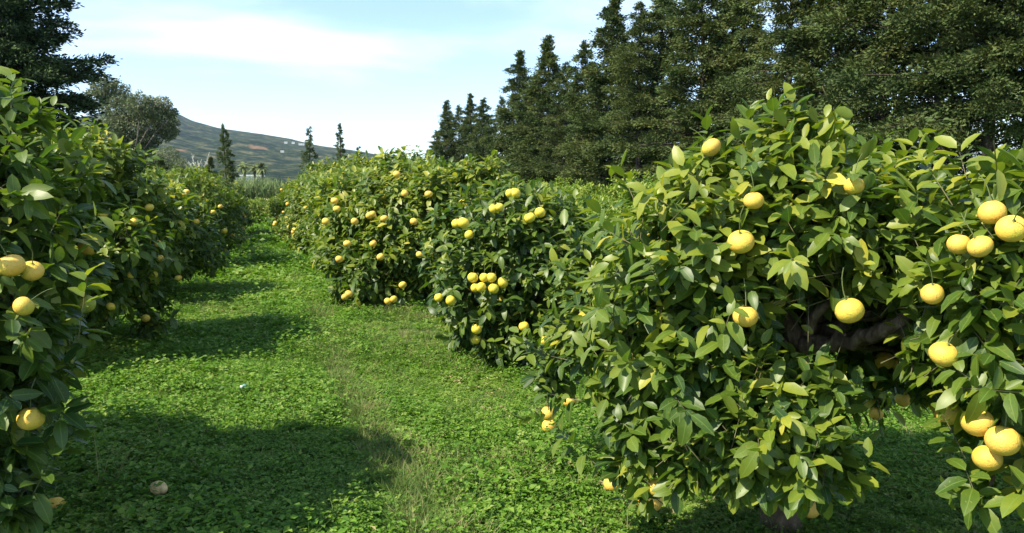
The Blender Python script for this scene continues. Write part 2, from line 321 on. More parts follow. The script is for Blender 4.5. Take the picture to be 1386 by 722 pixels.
def canopy(B, dens, leaf=0.125, seed=0, k=9, tint=0.35, twist=1.0, inner=1.0, ztop=2.6):
    """twigs set over the surface of a union of ellipsoids, leaves in a spiral along each twig"""
    L_ = Leaves()
    L_.tw = []
    for inset, dd, kk, sht in ((-0.02, dens * .04, 11, 1), (0.09, dens, k, 0), (0.24, dens * 0.7 * inner, k, 0), (0.44, dens * 0.35 * inner, k - 2, 0)):
        P, O = blob_points(B, dd, inset)
        n = len(P)
        if n == 0: continue
        P = P + O * rng.uniform(-0.10, 0.07, (n, 1))
        up = np.array([0, 0, 1.0]); droop = rng.random((n, 1))
        w = nrm(O * 0.9 + up * np.where(droop < 0.3, -0.35, 0.45) + rng.standard_normal((n, 3)) * 0.38)
        ln = rng.uniform(0.14, 0.26, (n, 1)) * leaf / 0.125
        if sht:
            q_ = (O[:, 2] > -.35) & (P[:, 2] < ztop - .25); P, O, w, ln = P[q_], O[q_], w[q_], ln[q_]; n = len(P); w = nrm(O * .6 + up * rng.uniform(.0, 1.3, (n, 1)) + rng.standard_normal((n, 3)) * .3); ln = rng.uniform(.16, .30, (n, 1)); P = P + w * ln * .4
        L_.tw.append((P - w * ln * (.75 if sht else 1.1), P + w * ln * .35))
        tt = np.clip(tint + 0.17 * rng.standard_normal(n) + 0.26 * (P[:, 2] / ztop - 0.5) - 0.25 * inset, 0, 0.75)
        yel = rng.random(n) < 0.05; tt[yel] += 0.2
        a0 = rng.random(n) * 6.28
        ref = nrm(np.cross(w, np.array([0.2, 0.1, 1.0]) + 0 * w)); ref2 = np.cross(w, ref)
        for j in range(kk):
            t = (j + 0.5) / kk; an = a0 + j * 2.4
            rad = ref * np.cos(an)[:, None] + ref2 * np.sin(an)[:, None]
            d = nrm(w * (0.25 + 0.75 * t) + rad * 0.85 + np.array([0, 0, -1.0]) * (.28 + .38 * np.clip((1.5 - P[:, 2:]) / 1.2, 0, 1) * rng.random((n, 1))) + rng.standard_normal((n, 3)) * 0.18)
            nn = w * 0.7 + np.array([0, 0, 0.6]) + SD * 0.6 + rng.standard_normal((n, 3)) * 0.30
            o = P + w * ln * (t - 0.65) + rad * 0.006
            s = leaf * rng.uniform(0.58, 1.28, n) * (1 - 0.25 * max(0, t - .8) * 5 * rng.random(n))
            tl = np.clip(tt + 0.09 * rng.standard_normal(n) + (rng.random(n) < 0.014) * 0.4, 0, 1)
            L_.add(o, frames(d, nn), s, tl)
    return L_

LEAFMESH = {}
def leaf_obj_mesh(shape, lev, m):
    key = (shape, lev, m.name)
    if key not in LEAFMESH:
        TV, TT, TU = TPL[0][shape]
        LEAFMESH[key] = mesh_np('leaf', TV, TT, 3, [m], attr={'tint': np.full(len(TV), lev / 10)}, uv=TU)
    return LEAFMESH[key]
from mathutils import Matrix
def clear_for_fruit(o, Rm, sc, t, fruits, keep_some=0.0):
    cen = o + Rm[:, :, 1] * (sc * 0.5)[:, None]; k = np.ones(len(o), bool)
    for f, r in fruits:
        out = nrm(CP - f) * 0.75 + np.array([0, 0, 0.1])
        for s in ((0.0, 0.07) if r < .07 else (0., .1, .2, .3, .4, .5, .6, .7, .8, .9, 1.0)):
            k &= np.linalg.norm(cen - (f + out * s), axis=1) > r * (0.92 if r < .07 else 1.15)
    k |= rng.random(len(o)) < keep_some
    return o[k], Rm[k], sc[k], t[k]
def pick_visible(o, Rm, sc, n=300, cell=9):
    """the leaves that show largest: the nearest leaf of every small cell of view"""
    cen = o + Rm[:, :, 1] * (sc * 0.5)[:, None]; x, y, d = project(cen)
    ok = (d > 0.3) & (x > 4) & (x < 1382) & (y > 4) & (y < 718)
    idx = np.where(ok)[0]; idx = idx[np.argsort(d[idx])]
    seen, out = {}, []
    for i in idx:
        rad = int(max(1, 0.22 * sc[i] * 1050 / d[i] / cell)); cx, cy = int(x[i] / cell), int(y[i] / cell)
        if (cx, cy) in seen: continue
        for a in range(-rad, rad + 1):
            for b in range(-rad, rad + 1): seen[(cx + a, cy + b)] = 1
        face = abs((Rm[i][:, 2] * nrm(CP - cen[i])).sum())
        out.append((sc[i] / d[i] * (0.35 + face), i))
    out.sort(reverse=True)
    return np.array([i for _, i in out[:n]], int)

def uvsphere(nu, nv, sq=0.92, bump=0.0):
    V = [(0, 0, -0.5 * sq)]
    for i in range(1, nv):
        ph = -pi / 2 + pi * i / nv
        for j in range(nu):
            th = 2 * pi * j / nu; r = 0.5 * cos(ph)
            V.append((r * cos(th), r * sin(th), 0.5 * sq * sin(ph) * (1 if ph < 0 else 1.03) - (0.03 if i == nv - 1 else 0)))
    V.append((0, 0, 0.5 * sq * 0.90)); V = np.array(V)
    if bump:
        ph = rng.random(6) * 6.28
        f = 1 + bump * (np.sin(V[:, 0] * 6 + ph[0]) + np.sin(V[:, 1] * 7 + ph[1]) + np.sin(V[:, 2] * 6 + ph[2])); V = V * f[:, None]
    T = []
    for j in range(nu): T.append((0, 1 + (j + 1) % nu, 1 + j))
    for i in range(nv - 2):
        for j in range(nu):
            a = 1 + i * nu + j; b = 1 + i * nu + (j + 1) % nu; T += [(a, b, b + nu), (a, b + nu, a + nu)]
    top = len(V) - 1; base = 1 + (nv - 2) * nu
    for j in range(nu): T.append((base + j, base + (j + 1) % nu, top))
    return V, np.array(T)
def fruit_mesh(m, hi):
    V, T = uvsphere(20, 14, rng.uniform(0.86, 0.98), 0.012) if hi else uvsphere(10, 7, 0.92, 0.015)
    mi = [0] * len(T)
    if hi:                                   # calyx and a short stalk
        cv, ct = [(0, 0, 0.46)], []
        for j in range(10):
            a = j * 2 * pi / 10; r = 0.10 if j % 2 else 0.045; cv.append((r * cos(a), r * sin(a), 0.462 - (0.012 if j % 2 else 0)))
        for j in range(10): ct.append((0, 1 + j, 1 + (j + 1) % 10))
        sv, sf = tube([(curve([(0, 0, 0.44), (0.03, 0, 0.8), (0.12, 0.05, 1.25), (.3, .1, 1.6)], 7), [0.022] * 7)], 5)
        sf = np.concatenate([sf[:, [0, 1, 2]], sf[:, [0, 2, 3]]])
        n0 = len(V); V = np.concatenate([V, np.array(cv)]); T = np.concatenate([T, np.array(ct) + n0]); mi += [1] * 10
        n0 = len(V); V = np.concatenate([V, sv]); T = np.concatenate([T, sf + n0]); mi += [1] * len(sf)
    return mesh_np('grapefruit', V, T, 3, [m, M_calyx], midx=mi)
FR_HI = [fruit_mesh(M_fruit, True) for _ in range(4)]
FR_LO = [fruit_mesh(M_fruit, False) for _ in range(2)]
FR_HI2 = [fruit_mesh(M_fruit2, True) for _ in range(3)]
FR_G = [fruit_mesh(M_fruit_g, True) for _ in range(1)]
def add_fruit(parent, p, D, pool, base):
    o = link('grapefruit', random.choice(pool), parent, tuple(p - base))
    o.scale = (D * random.uniform(.97, 1.06),) * 2 + (D * random.uniform(.95, 1.03),); o.rotation_euler = (random.gauss(0, .35), random.gauss(0, .35), random.random() * 6.28)
    return o

def limbs(base, fork, targets, r0, wob=0.06):
    tr = [(curve([base - [0, 0, .1], (base * .6 + fork * .4) + rng.standard_normal(3) * [.04, .04, 0], fork], 12, 0.008), np.linspace(r0 * 1.25, r0 * .85, 12) * (1 + .35 * np.exp(-np.linspace(0, 6, 12))))]
    br = []
    for tgt in targets:
        tgt = np.asarray(tgt); mid = (fork + tgt) / 2 + rng.standard_normal(3) * .08 + [0, 0, .06]
        rr = r0 * rng.uniform(.5, .7); br.append((curve([fork - (tgt - fork) * .03, mid, tgt], 12, 0.012), np.linspace(rr, .012, 12)))
        for _ in range(4):
            a = mid * (1 - (f := rng.uniform(.0, .9))) + tgt * f; e = a + nrm(tgt - fork + rng.standard_normal(3) * .7) * rng.uniform(.25, .6)
            br.append((curve([a, (a + e) / 2 + rng.standard_normal(3) * .04, e], 6), np.linspace(rr * .35, .006, 6)))
    return tr, br
def citrus_tree(name, base, B, label, group, dens, leaf, lod, fruits, tint=0.35, r0=0.1, fork_h=0.6, pieces=0, limb_specs=None, m=None, ztop=2.6, hi=True, k=9, extra=None, pool=None, shade_fruit=()):
    m = m or M_leaf; base = np.asarray(base, float); B = np.asarray(B, float)
    root = thing(name, tuple(base), label, 'tree', group)
    fork = base + np.array([0.05, 0.03, fork_h])
    big = B[np.argsort(-B[:, 3])[:7], :3]
    tr, br = limbs(base, fork, big * .85 + fork * .15, r0)
    if limb_specs: br += limb_specs
    for nm, pths, ns in (('trunk', tr, 14), ('branch', br, 7)):
        if nm == 'trunk' or not limb_specs:
            V, Q = tube(pths, ns, .07); link(nm, mesh_np(nm, V - base, Q, 4, [M_bark]), root)
        else:
            for P_, r_ in pths:
                if max(r_) < .03 : continue
                V, Q = tube([(P_, r_)], 10, .07); link(nm, mesh_np(nm, V - base, Q, 4, [M_bark]), root)
            V, Q = tube([p for p in pths if max(p[1]) < .03], 5, .05); x = link('twigs', mesh_np('twigs', V - base, Q, 4, [M_bark]), root); x['kind'] = 'stuff'
    Lc = canopy(B, dens, leaf, tint=tint, ztop=ztop, k=k)
    if extra is not None: extra(Lc)
    if lod == 0:
        a_, b_ = (np.concatenate(z_) for z_ in zip(*Lc.tw)); d_ = nrm(b_ - a_); s1 = nrm(np.cross(d_, [.3, .2, 1.])) * .0032; s2 = np.cross(d_, s1)
        V = np.stack([a_ + s1, a_ - s1 * .5 + s2 * .87, a_ - s1 * .5 - s2 * .87, b_], 1).reshape(-1, 3); i_ = np.arange(len(a_))[:, None] * 4
        T_ = np.concatenate([i_ + [0, 1, 3], i_ + [1, 2, 3], i_ + [2, 0, 3]], 1).reshape(-1, 3); x = link('leaf_stalks', mesh_np('leaf_stalks', V - base, T_, 3, [M_twig]), root); x['kind'] = 'stuff'
    o, Rm, sc, t = Lc.cat()
    o, Rm, sc, t = clear_for_fruit(o, Rm, sc, t, [(f, D * .5) for f, D in fruits] + list(shade_fruit), 0.09)
    if pieces:
        pk = pick_visible(o, Rm, sc, pieces)
        for i in pk:
            sh = int(rng.integers(0, 6)); lo = link('leaf', leaf_obj_mesh(sh, int(round(float(t[i]) * 10)), m), root)
            M4 = Matrix([[*(Rm[i][a] * sc[i]), (o[i] - base)[a]] for a in range(3)] + [[0, 0, 0, 1]])
            lo.matrix_local = M4
        kp = np.ones(len(o), bool); kp[pk] = False; o, Rm, sc, t = o[kp], Rm[kp], sc[kp], t[kp]
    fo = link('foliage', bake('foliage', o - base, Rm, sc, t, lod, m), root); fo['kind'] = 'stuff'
    for f, D in fruits: add_fruit(root, f, D, pool or (FR_HI if hi else FR_LO), base)
    return root

def bl(px, py, d, r, rz=None): p = at(px, py, d); return [*p, r, r, rz or r]
def fr(px, py, dia, D=0.112): d = D * 1050 / dia; return (at(px, py, d), D)

def snap(B, items, off=0.03):
    """fruit seen in a direction: set where that sight line enters the crown"""
    B = np.asarray(B, float); out = []
    for px, py, dia in items:
        d0 = .112 * 1050 / dia; ds = np.arange(max(1.5, d0 - 1.6), d0 + .45, .02); P = np.array([at(px, py, d) for d in ds])
        ins = np.zeros(len(ds), bool)
        for b in B:
            r = b[3:6] - min(.03, b[3:6].min() * .3); ins |= (((P - b[:3]) / r) ** 2).sum(1) < 1
        d = ds[ins][0] - off if ins.any() else d0
        D = np.clip(dia * d / 1050, .085, .13); out.append((at(px, py, d), D))
    return out
# ---- the large grapefruit tree on the right, in front
B1 = [bl(1000, 300, 3.75, .44), bl(1075, 226, 3.7, .34), bl(1110, 310, 3.5, .36), bl(955, 370, 3.7, .46), bl(1005, 405, 3.6, .36), bl(910, 300, 4.0, .30),
      bl(885, 440, 3.9, .38), bl(955, 510, 3.6, .38), bl(1055, 575, 3.35, .30), bl(1105, 545, 3.4, .2), bl(880, 600, 3.75, .22), bl(860, 545, 3.9, .28), bl(1000, 630, 3.4, .24),
      bl(1100, 625, 3.25, .19), bl(940, 625, 3.5, .16), bl(820, 430, 4.5, .33), bl(775, 470, 4.9, .24), bl(745, 515, 5.1, .13), bl(805, 375, 4.7, .28), bl(1160, 285, 3.9, .26),
      bl(1180, 300, 3.65, .34), bl(1240, 335, 3.5, .28), bl(1330, 350, 3.1, .26), bl(1410, 325, 3.0, .32), bl(1385, 400, 2.95, .34), bl(1295, 395, 3.2, .30), bl(1215, 370, 3.5, .26),
      bl(1355, 490, 2.95, .24), bl(1400, 560, 2.9, .24), bl(1430, 650, 2.9, .20), bl(1335, 680, 2.95, .09), bl(1350, 640, 2.9, .10), bl(1295, 460, 3.2, .2), bl(1240, 470, 3.35, .12),
      bl(1100, 330, 4.5, .62), bl(1250, 340, 4.3, .5), bl(1400, 370, 4.0, .6), bl(960, 400, 4.5, .5), bl(1190, 440, 4.7, .34), bl(1300, 450, 4.3, .34), bl(950, 560, 4.1, .35), bl(1040, 470, 4.4, .35), bl(1480, 480, 3.4, .6), bl(845, 622, 3.9, .14), bl(878, 645, 3.85, .14), bl(748, 520, 5.15, .12), bl(1105, 655, 3.25, .13),
      bl(1192, 505, 4.7, .15), bl(1222, 520, 5.0, .13), bl(1186, 540, 5.3, .13), bl(1160, 485, 4.6, .14), bl(1215, 475, 4.6, .2), bl(1255, 520, 4.2, .14)]
F1L = [(1003, 328, 34), (1009, 429, 32), (985, 447, 21), (1150, 421, 38), (1156, 252, 24), (1343, 288, 34), (1369, 310, 38), (1298, 331, 30), (1327, 334, 28), (1277, 480, 36),
      (1323, 572, 42), (1357, 597, 44), (1336, 620, 38), (1283, 561, 34), (1271, 548, 26), (1262, 398, 28), (1095, 688, 28), (829, 655, 25), (865, 676, 26), (884, 680, 27), (915, 655, 22), (888, 660, 22),
      (771, 542, 20), (742, 560, 21), (743, 577, 20), (856, 486, 22), (897, 336, 22), (963, 200, 24), (871, 360, 16), (1155, 504, 18), (1197, 489, 25), (1186, 560, 19), (1222, 541, 21), (1192, 520, 19),
      (1216, 492, 19), (1090, 368, 22), (1020, 272, 24), (1062, 350, 20)]
F1 = snap(B1, F1L); F1PX = [q[:2] for q in F1L]
b1 = np.array([*gxy(1072, 4.05), 0.0])
def shoots1(L_):                            # upright new shoots standing out of the crown
    for px, py, d, ln in ((1085, 178, 3.7, .2), (1198, 225, 3.75, .24), (1250, 225, 3.5, .2), (1010, 170, 3.8, .18), (1225, 262, 3.6, .26), (960, 190, 3.8, .2), (1140, 185, 3.8, .2), (1350, 245, 3.1, .2), (905, 235, 4.0, .2), (1290, 255, 3.3, .2), (800, 330, 4.7, .2), (700, 545, 5.0, .0), (1385, 215, 3.0, .16), (1275, 640, 3.0, 0.0), (1045, 165, 3.6, .15)):
        p = at(px, py + 16, d); w = nrm(np.array([rng.normal(0, .2), rng.normal(0, .2), 1.0]))
        if ln == 0.0: w = nrm(-R + np.array([0, 0, -.25])); ln = .2; p = p + R * .2
        for j in range(11):
            an = j * 2.4; t = j / 11; rad = np.array([cos(an), sin(an), 0.15]); rad = nrm(rad - (rad @ w) * w)
            d_ = nrm(w * (.35 + .8 * t) + rad + np.array([0, 0, -.1])); L_.add((p + w * ln * (t - .1))[None], frames(d_[None], (w + SD * .3)[None]), np.array([.125 * rng.uniform(.8, 1.15) * (1 - .3 * t)]), np.array([.36 + .12 * rng.random()]))
fk = at(1085, 468, 3.9)
spec1 = [(curve([fk, at(1140, 462, 3.75), at(1205, 442, 3.5), at(1290, 395, 3.35), at(1360, 340, 3.2)], 18, .010), np.linspace(.044, .018, 18) * (1 + .12 * np.sin(np.arange(18) * 1.9))),
         (curve([fk, at(1100, 430, 3.85), at(1128, 405, 3.8), at(1150, 330, 3.9)], 12, .008), np.linspace(.034, .014, 12)),
         (curve([fk, at(1040, 380, 4.0), at(1000, 300, 4.0)], 12, .01), np.linspace(.05, .015, 12)),
         (curve([fk, at(980, 430, 4.2), at(860, 440, 4.4), at(780, 470, 4.9)], 14, .01), np.linspace(.045, .012, 14)),
         (curve([at(1290, 395, 3.35), at(1350, 480, 3.1), at(1345, 600, 3.0), at(1340, 660, 2.95)], 12, .006), np.linspace(.02, .007, 12)),
         (curve([at(1120, 462, 3.8), at(1190, 470, 4.3), at(1240, 480, 4.7)], 8, .006), np.linspace(.025, .012, 8)),
         (curve([at(745, 500, 5.05), at(742, 530, 5.3), at(742, 555, 5.5)], 6), np.linspace(.008, .004, 6))]
T1 = citrus_tree('grapefruit_tree', b1, B1, 'large near grapefruit tree on the right with a bare brown limb across its crown', None, 76, .102, 0, F1, tint=.47, r0=.085, fork_h=1.02, pieces=300, limb_specs=spec1, ztop=2.3, extra=shoots1,
                  shade_fruit=[(at(px, py, d), .10) for px, py, d in ((1130, 440, 3.7), (1165, 470, 3.5), (1190, 465, 3.5), (1085, 462, 3.85), (1105, 462, 3.8), (1128, 464, 3.75), (1152, 458, 3.7), (1176, 452, 3.65), (1200, 444, 3.55), (1108, 428, 3.8), (1124, 408, 3.8), (1078, 448, 3.85))] + [(f, .0702) for (f, D), q in zip(F1, F1PX) if q in ((829, 655), (865, 676), (884, 680), (771, 542), (742, 560), (743, 577), (1095, 688), (915, 655), (1155, 504), (1197, 489), (1186, 560), (1222, 541))])
# ---- the near tree at the left edge
B2 = [bl(25, 235, 4.3, .42), bl(-40, 190, 4.2, .4), bl(62, 285, 4.9, .33), bl(14, 600, 3.55, .19), bl(16, 480, 3.65, .22), bl(20, 370, 3.8, .31), bl(-20, 430, 3.45, .31), bl(12, 690, 3.5, .15), bl(-10, 540, 3.5, .24), bl(4, 640, 3.5, .17),
      bl(-70, 310, 3.8, .55), bl(74, 345, 4.7, .30), bl(-110, 450, 4.4, .8), bl(-300, 400, 4.6, 1.0), bl(-60, 620, 4.0, .4), bl(25, 425, 4.4, .36), bl(40, 315, 4.4, .34), bl(-120, 230, 4.5, .45), bl(-250, 330, 3.8, .6), bl(-200, 560, 3.4, .5), bl(-450, 420, 3.6, 0.9)]
F2 = snap(B2, [a for a in [(15, 360, 33), (43, 367, 28), (120, 335, 27), (42, 567, 34), (75, 685, 26), (32, 415, 24), (45, 442, 20), (22, 695, 20), (60, 300, 16)]])
b2 = np.array([-2.75, 4.9, 0])
T2 = citrus_tree('grapefruit_tree', b2, B2, 'nearest grapefruit tree at the left edge, its shaded side hanging to the grass', None, 52, .112, 0, F2, tint=.36, r0=.11, pieces=300, ztop=2.6)
g_ = add_fruit(T2, *fr(116, 412, 26), FR_G, b2)
g_['label'] = 'unripe green grapefruit'
# ---- small tree with lemon-yellow fruit, second of the right row
B3 = [bl(700, 330, 8.5, .68), bl(655, 395, 8.3, .58), bl(745, 400, 8.3, .6), bl(640, 315, 8.8, .5), bl(752, 305, 8.8, .42), bl(680, 450, 8.1, .34), bl(740, 450, 8.1, .4), bl(612, 360, 9.0, .4), bl(700, 285, 8.7, .32), bl(775, 420, 8.6, .4), bl(690, 400, 9.0, .9), bl(735, 390, 9.4, .65), bl(625, 395, 8.7, .32)]
F3 = snap(B3, [(x, y, s * 1.05) for x, y, s in [(627, 302, 15), (697, 262, 14), (708, 265, 11), (717, 295, 14), (731, 288, 14), (705, 281, 11), (668, 283, 12), (676, 281, 12), (618, 303, 13), (640, 376, 14), (665, 376, 13), (680, 383, 14), (651, 389, 13), (643, 390, 12), (668, 391, 14), (645, 446, 13.5),
      (644, 459, 13.5), (644, 479, 13), (671, 491, 13), (709, 442, 13), (737, 461, 13), (762, 366, 13), (763, 343, 11), (610, 407, 13), (594, 403, 12), (635, 318, 12), (626, 275, 10), (635, 275, 10), (690, 262, 12), (655, 376, 12)]])
b3 = np.array([*gxy(706, 8.9), 0])
T3 = citrus_tree('grapefruit_tree', b3, B3, 'low grapefruit tree in the middle with clusters of lemon-yellow fruit and big dark leaves', None, 46, .12, 0, F3, tint=.33, r0=.08, pieces=300, ztop=2.1, fork_h=.5, pool=FR_HI2)

# ---- other orchard trees: three crowns shared by copies
def generic_blobs(rx, h, n, seed):
    g = np.random.default_rng(seed); B = [[0, 0, h * .50, rx * .8, rx * .8, h * .40], [0, 0, h * .32, rx * .86, rx * .86, h * .26]]
    for i in range(n):
        th = i * 2.4 + g.normal(0, .3); z = g.uniform(.14, .92); rr = rx * (.98 - .62 * max(0, z - .45) ** 1.3 / .45) * g.uniform(.66, 1.12); s = g.uniform(.24, .62)
        B.append([rr * cos(th) * .8, rr * sin(th) * .8, z * h * .9 + .06, s, s, s * g.uniform(.75, 1.0)])
    return np.array(B)
def make_generic(base, label, seed, tint, nf, rx=1.85, h=2.6, m=None, leaf=.135, dens=26, name='grapefruit_tree', fruits=None, B=None, lod=1, pieces=0, group=None):
    if B is None:
        B = generic_blobs(rx, h, 22, seed)
        B[:, :3] += base
    if fruits is None:
        P, O = blob_points(B, 3, 0.0, over=.95); sel = rng.permutation(len(P))[:nf * 3]; fruits = []
        for i in sel:
            p = P[i] - O[i] * .0
            if O[i][2] < .5 and len(fruits) < nf:
                p = p + O[i] * .03; fruits.append((p, .115))
                if rng.random() < .4: fruits.append((p + rng.normal(0, .07, 3), .104))
    return citrus_tree(name, base, B, label, group, dens, leaf, lod, fruits, tint=tint, m=m, hi=False, pieces=pieces, ztop=h, k=8)
def rp(i, row): return None
GRP_L = 'grapefruit trees in the row left of the grass lane'; GRP_R = 'grapefruit trees in the row right of the grass lane'
GRP_R2 = 'grapefruit trees in the row beyond, before the conifers'
# second tree left: own fruit
base = np.array([-2.75, 9.9, 0]); Bq = generic_blobs(1.8, 2.75, 26, 7); Bq[:, :3] += base
Bq = np.vstack([Bq, [bl(195, 400, 9.4, .38), bl(200, 440, 9.3, .2), bl(170, 340, 9.2, .5), bl(190, 290, 9.8, .5), bl(165, 255, 8.9, .5), bl(115, 225, 8.6, .5), bl(215, 290, 9.8, .4)]])
FL2 = snap(Bq, [(x, y, s) for x, y, s in [(200, 466, 12.5), (197, 431, 12), (202, 281, 12), (216, 350, 11), (208, 372, 11), (140, 290, 12), (182, 300, 12), (213, 330, 11), (178, 372, 12), (150, 415, 12), (195, 392, 11)]])
T4 = make_generic(base, 'second grapefruit tree of the left row, fruit hanging low over shaded grass', 7, .42, 0, fruits=FL2, B=Bq, pieces=300, lod=0, dens=30, leaf=.125)
base = np.array([-2.6, 14.7, 0]); GA = make_generic(base, 'third grapefruit tree of the left row, behind the hanging fruit', 21, .43, 22, group=GRP_L)
base = np.array([2.75, 13.4, 0]); BB = generic_blobs(2.35, 2.65, 32, 22); BB[:, :3] += base; BB = np.vstack([BB, [bl(530, 395, 12.0, .36), bl(470, 388, 12.2, .34), bl(500, 375, 12.0, .5), bl(550, 380, 12.2, .4)]])
FB = snap(BB, [(x, y, 10.5) for x, y in [(500, 292), (504, 290), (520, 296), (533, 405), (525, 408), (545, 386), (472, 398), (467, 402), (459, 351), (515, 348), (456, 283), (453, 272), (580, 263), (537, 236), (595, 300), (560, 300), (568, 345), (505, 330), (480, 300), (548, 262), (441, 300), (470, 330), (590, 345)]])
GB = make_generic(base, 'broad grapefruit tree left behind the low one with yellow fruit, its skirts on straw grass', 22, .49, 0, B=BB, fruits=FB, pieces=300, lod=0, leaf=.14, dens=28, group=GRP_R)
base = np.array([2.7, 18.2, 0]); GC = make_generic(base, 'tall bushy grapefruit tree, third behind the near one on the right of the lane', 23, .5, 24, rx=2.3, h=2.95, group=GRP_R)
ordn = ['fourth', 'fifth', 'sixth', 'seventh', 'eighth', 'ninth']
for i, y in enumerate((19.6, 24.4, 29.2, 34.0)):
    copy_tree([GA, GC, GA, GC][i], (-2.45 + rng.normal(0, .15), y + rng.normal(0, .3), 0), rng.random() * 6.28, [1.04, .92, 1.04, .95][i], ordn[i] + ' grapefruit tree of the left row, counted from the camera', GRP_L)
for i, y in enumerate((23.3, 28.2, 33.2, 38.5)):
    o_ = copy_tree([GC, GA, GC, GA][i], (2.45 + rng.normal(0, .15), y + rng.normal(0, .3), 0), rng.random() * 6.28, [1.02, 1.0, 1.05, 1.0][i], ordn[i + 1] + ' grapefruit tree of the right row, counted from the camera', GRP_R)
base = np.array([8.3, 15.5, 0]); GY = make_generic(base, 'yellow-green leafy citrus tree seen between the two front right trees, before the conifers', 31, .5, 0, rx=2.1, h=2.35, m=M_leaf_young, leaf=.10, dens=44, name='citrus_tree', group=GRP_R2)
for i, (x, y, s, w) in enumerate([(8.2, 20.4, .98, 'rear yellow-green citrus tree, next behind the one between the two front right trees'), (8.3, 25.4, 1.0, 'farthest yellow-green citrus tree before the conifers, left of its row'),
                                  (8.2, 10.5, .8, 'yellow-green citrus tree behind the low branches of the large near tree'), (13.6, 13.5, .9, 'citrus tree just before the conifer trunks at the right'), (13.6, 19, .9, 'citrus tree before the conifers, behind the yellow-green tree')]):
    copy_tree(GY, (x, y, 0), rng.random() * 6.28, s, w, GRP_R2)
# trees closing the lane
copy_tree(GY, (-0.9, 44, 0), 1.0, .75, 'small bright yellow-green citrus tree closing the far end of the lane', None)
copy_tree(GA, (1.1, 43, 0), 2.0, .8, 'small dark grapefruit tree at the far right end of the lane', None)
copy_tree(GC, (-4.2, 46, 0), 2.6, .9, 'dark grapefruit tree behind the end of the left row', None)

# ---------------------------------------------------------------- conifers
def conifer_mesh(H, Rm_, seed, nb, per, blade, z0=0.1, m=M_con, top=0.5, spire=1.0, clump=.9):
    """boughs of small rounded tufts, each tuft a spray of narrow blades"""
    g = np.random.default_rng(seed); Cc, Rr, T, Db = [], [], [], []; br = []
    lob = g.random(8) * 6.28
    for i in range(nb):
        z = H * (z0 + (1 - z0) * ((i + g.random()) / nb) ** 1.08 * .985); f = z / H; az = i * 2.39996 + g.normal(0, .5) if Rm_ > 1.6 else g.random() * 6.28
        prof = ((.05 + .95 * (1 - f) ** 1.05) if Rm_ < 1.6 else (.08 + .92 * (1 - f) ** .85)) * min(1, (1 - f) * 5 + .05) * (0.6 + .4 * min(1, f / .3)) * spire
        if Rm_ < 1.6: ns_x = 1
        Lb = Rm_ * prof * (1 + .28 * sin(az * 2 + lob[0]) * cos(f * 17 + lob[1])) * (g.uniform(.5, .85) if g.random() < .45 else g.uniform(.85, 1.3)) + .08
        d = np.array([cos(az), sin(az), g.uniform(.0, .45) + .5 * max(0, f - .6)]); d /= np.linalg.norm(d)
        p0 = np.array([0, 0, z]); side = np.cross(d, [0, 0, 1.]); side /= np.linalg.norm(side); tip = p0 + d * Lb + [0, 0, -.12 * Lb]
        if Lb > .6: br.append((curve([p0, p0 + d * Lb * .5 + [0, 0, .04], tip], 5), np.linspace(.014 + .011 * Lb, .005, 5)))
        ns = int(2 + Lb * per); u = g.beta(2.0, 1.1, ns); s_ = g.normal(0, .24, ns) * Lb * (1.2 - u)
        cl = p0 + d * (u * Lb)[:, None] + side * s_[:, None] + np.array([0, 0, 1.]) * (g.normal(0, .08, ns) - .12 * Lb * u * u - .25 * np.abs(s_))[:, None]
        Cc.append(cl); Db.append(np.repeat((d * .9 + np.array([0, 0, -.25]))[None], ns, 0) + side * np.sign(s_)[:, None] * .45); Rr.append(g.uniform(.22, .46, ns) * (.45 + .55 * min(1, Lb)) * (min(1, .25 + Rm_ / 4) if Rm_ > 1.6 else .42)); T.append(np.clip(g.uniform(.2, .7) + .1 * g.normal(0, 1, ns), 0, 1))
    Cc, Rr, T, Db = map(np.concatenate, (Cc, Rr, T, Db)); K = 76 if Rm_ > 1.6 else 30
    C_ = np.repeat(Cc, K, 0); R_ = np.repeat(Rr, K)[:, None]; T = np.repeat(T, K); n = len(C_)
    rad = np.array([g.normal(0, 1, n), g.normal(0, 1, n), g.normal(.15, .8, n)]).T; rad /= np.linalg.norm(rad, axis=1, keepdims=True)
    outw = C_ * [1, 1, 0]; outw /= np.maximum(np.linalg.norm(outw, axis=1, keepdims=True), .05)
    DB = np.repeat(Db, K, 0); P = C_ + rad * R_ * g.uniform(.15, 1.0, (n, 1)) * [.85, .85, .55] + DB * R_ * g.normal(0, .5, (n, 1)); D = nrm(rad * .6 + DB * .9 + g.normal(0, .28, (n, 3)))
    side = nrm(np.cross(D, g.normal(0, 1, D.shape))); ln = blade * g.uniform(.6, 1.4, n)[:, None]; w = ln * .19
    V = np.stack([P, P + D * ln * .5 + side * w, P + D * ln, P + D * ln * .5 - side * w], 1).reshape(-1, 3)
    T = np.clip(T + g.normal(0, .07, n), 0, 1)
    return mesh_np('foliage', V, np.arange(len(V)).reshape(-1, 4), 4, [m], attr={'tint': np.repeat(T, 4)}, smooth=False), br
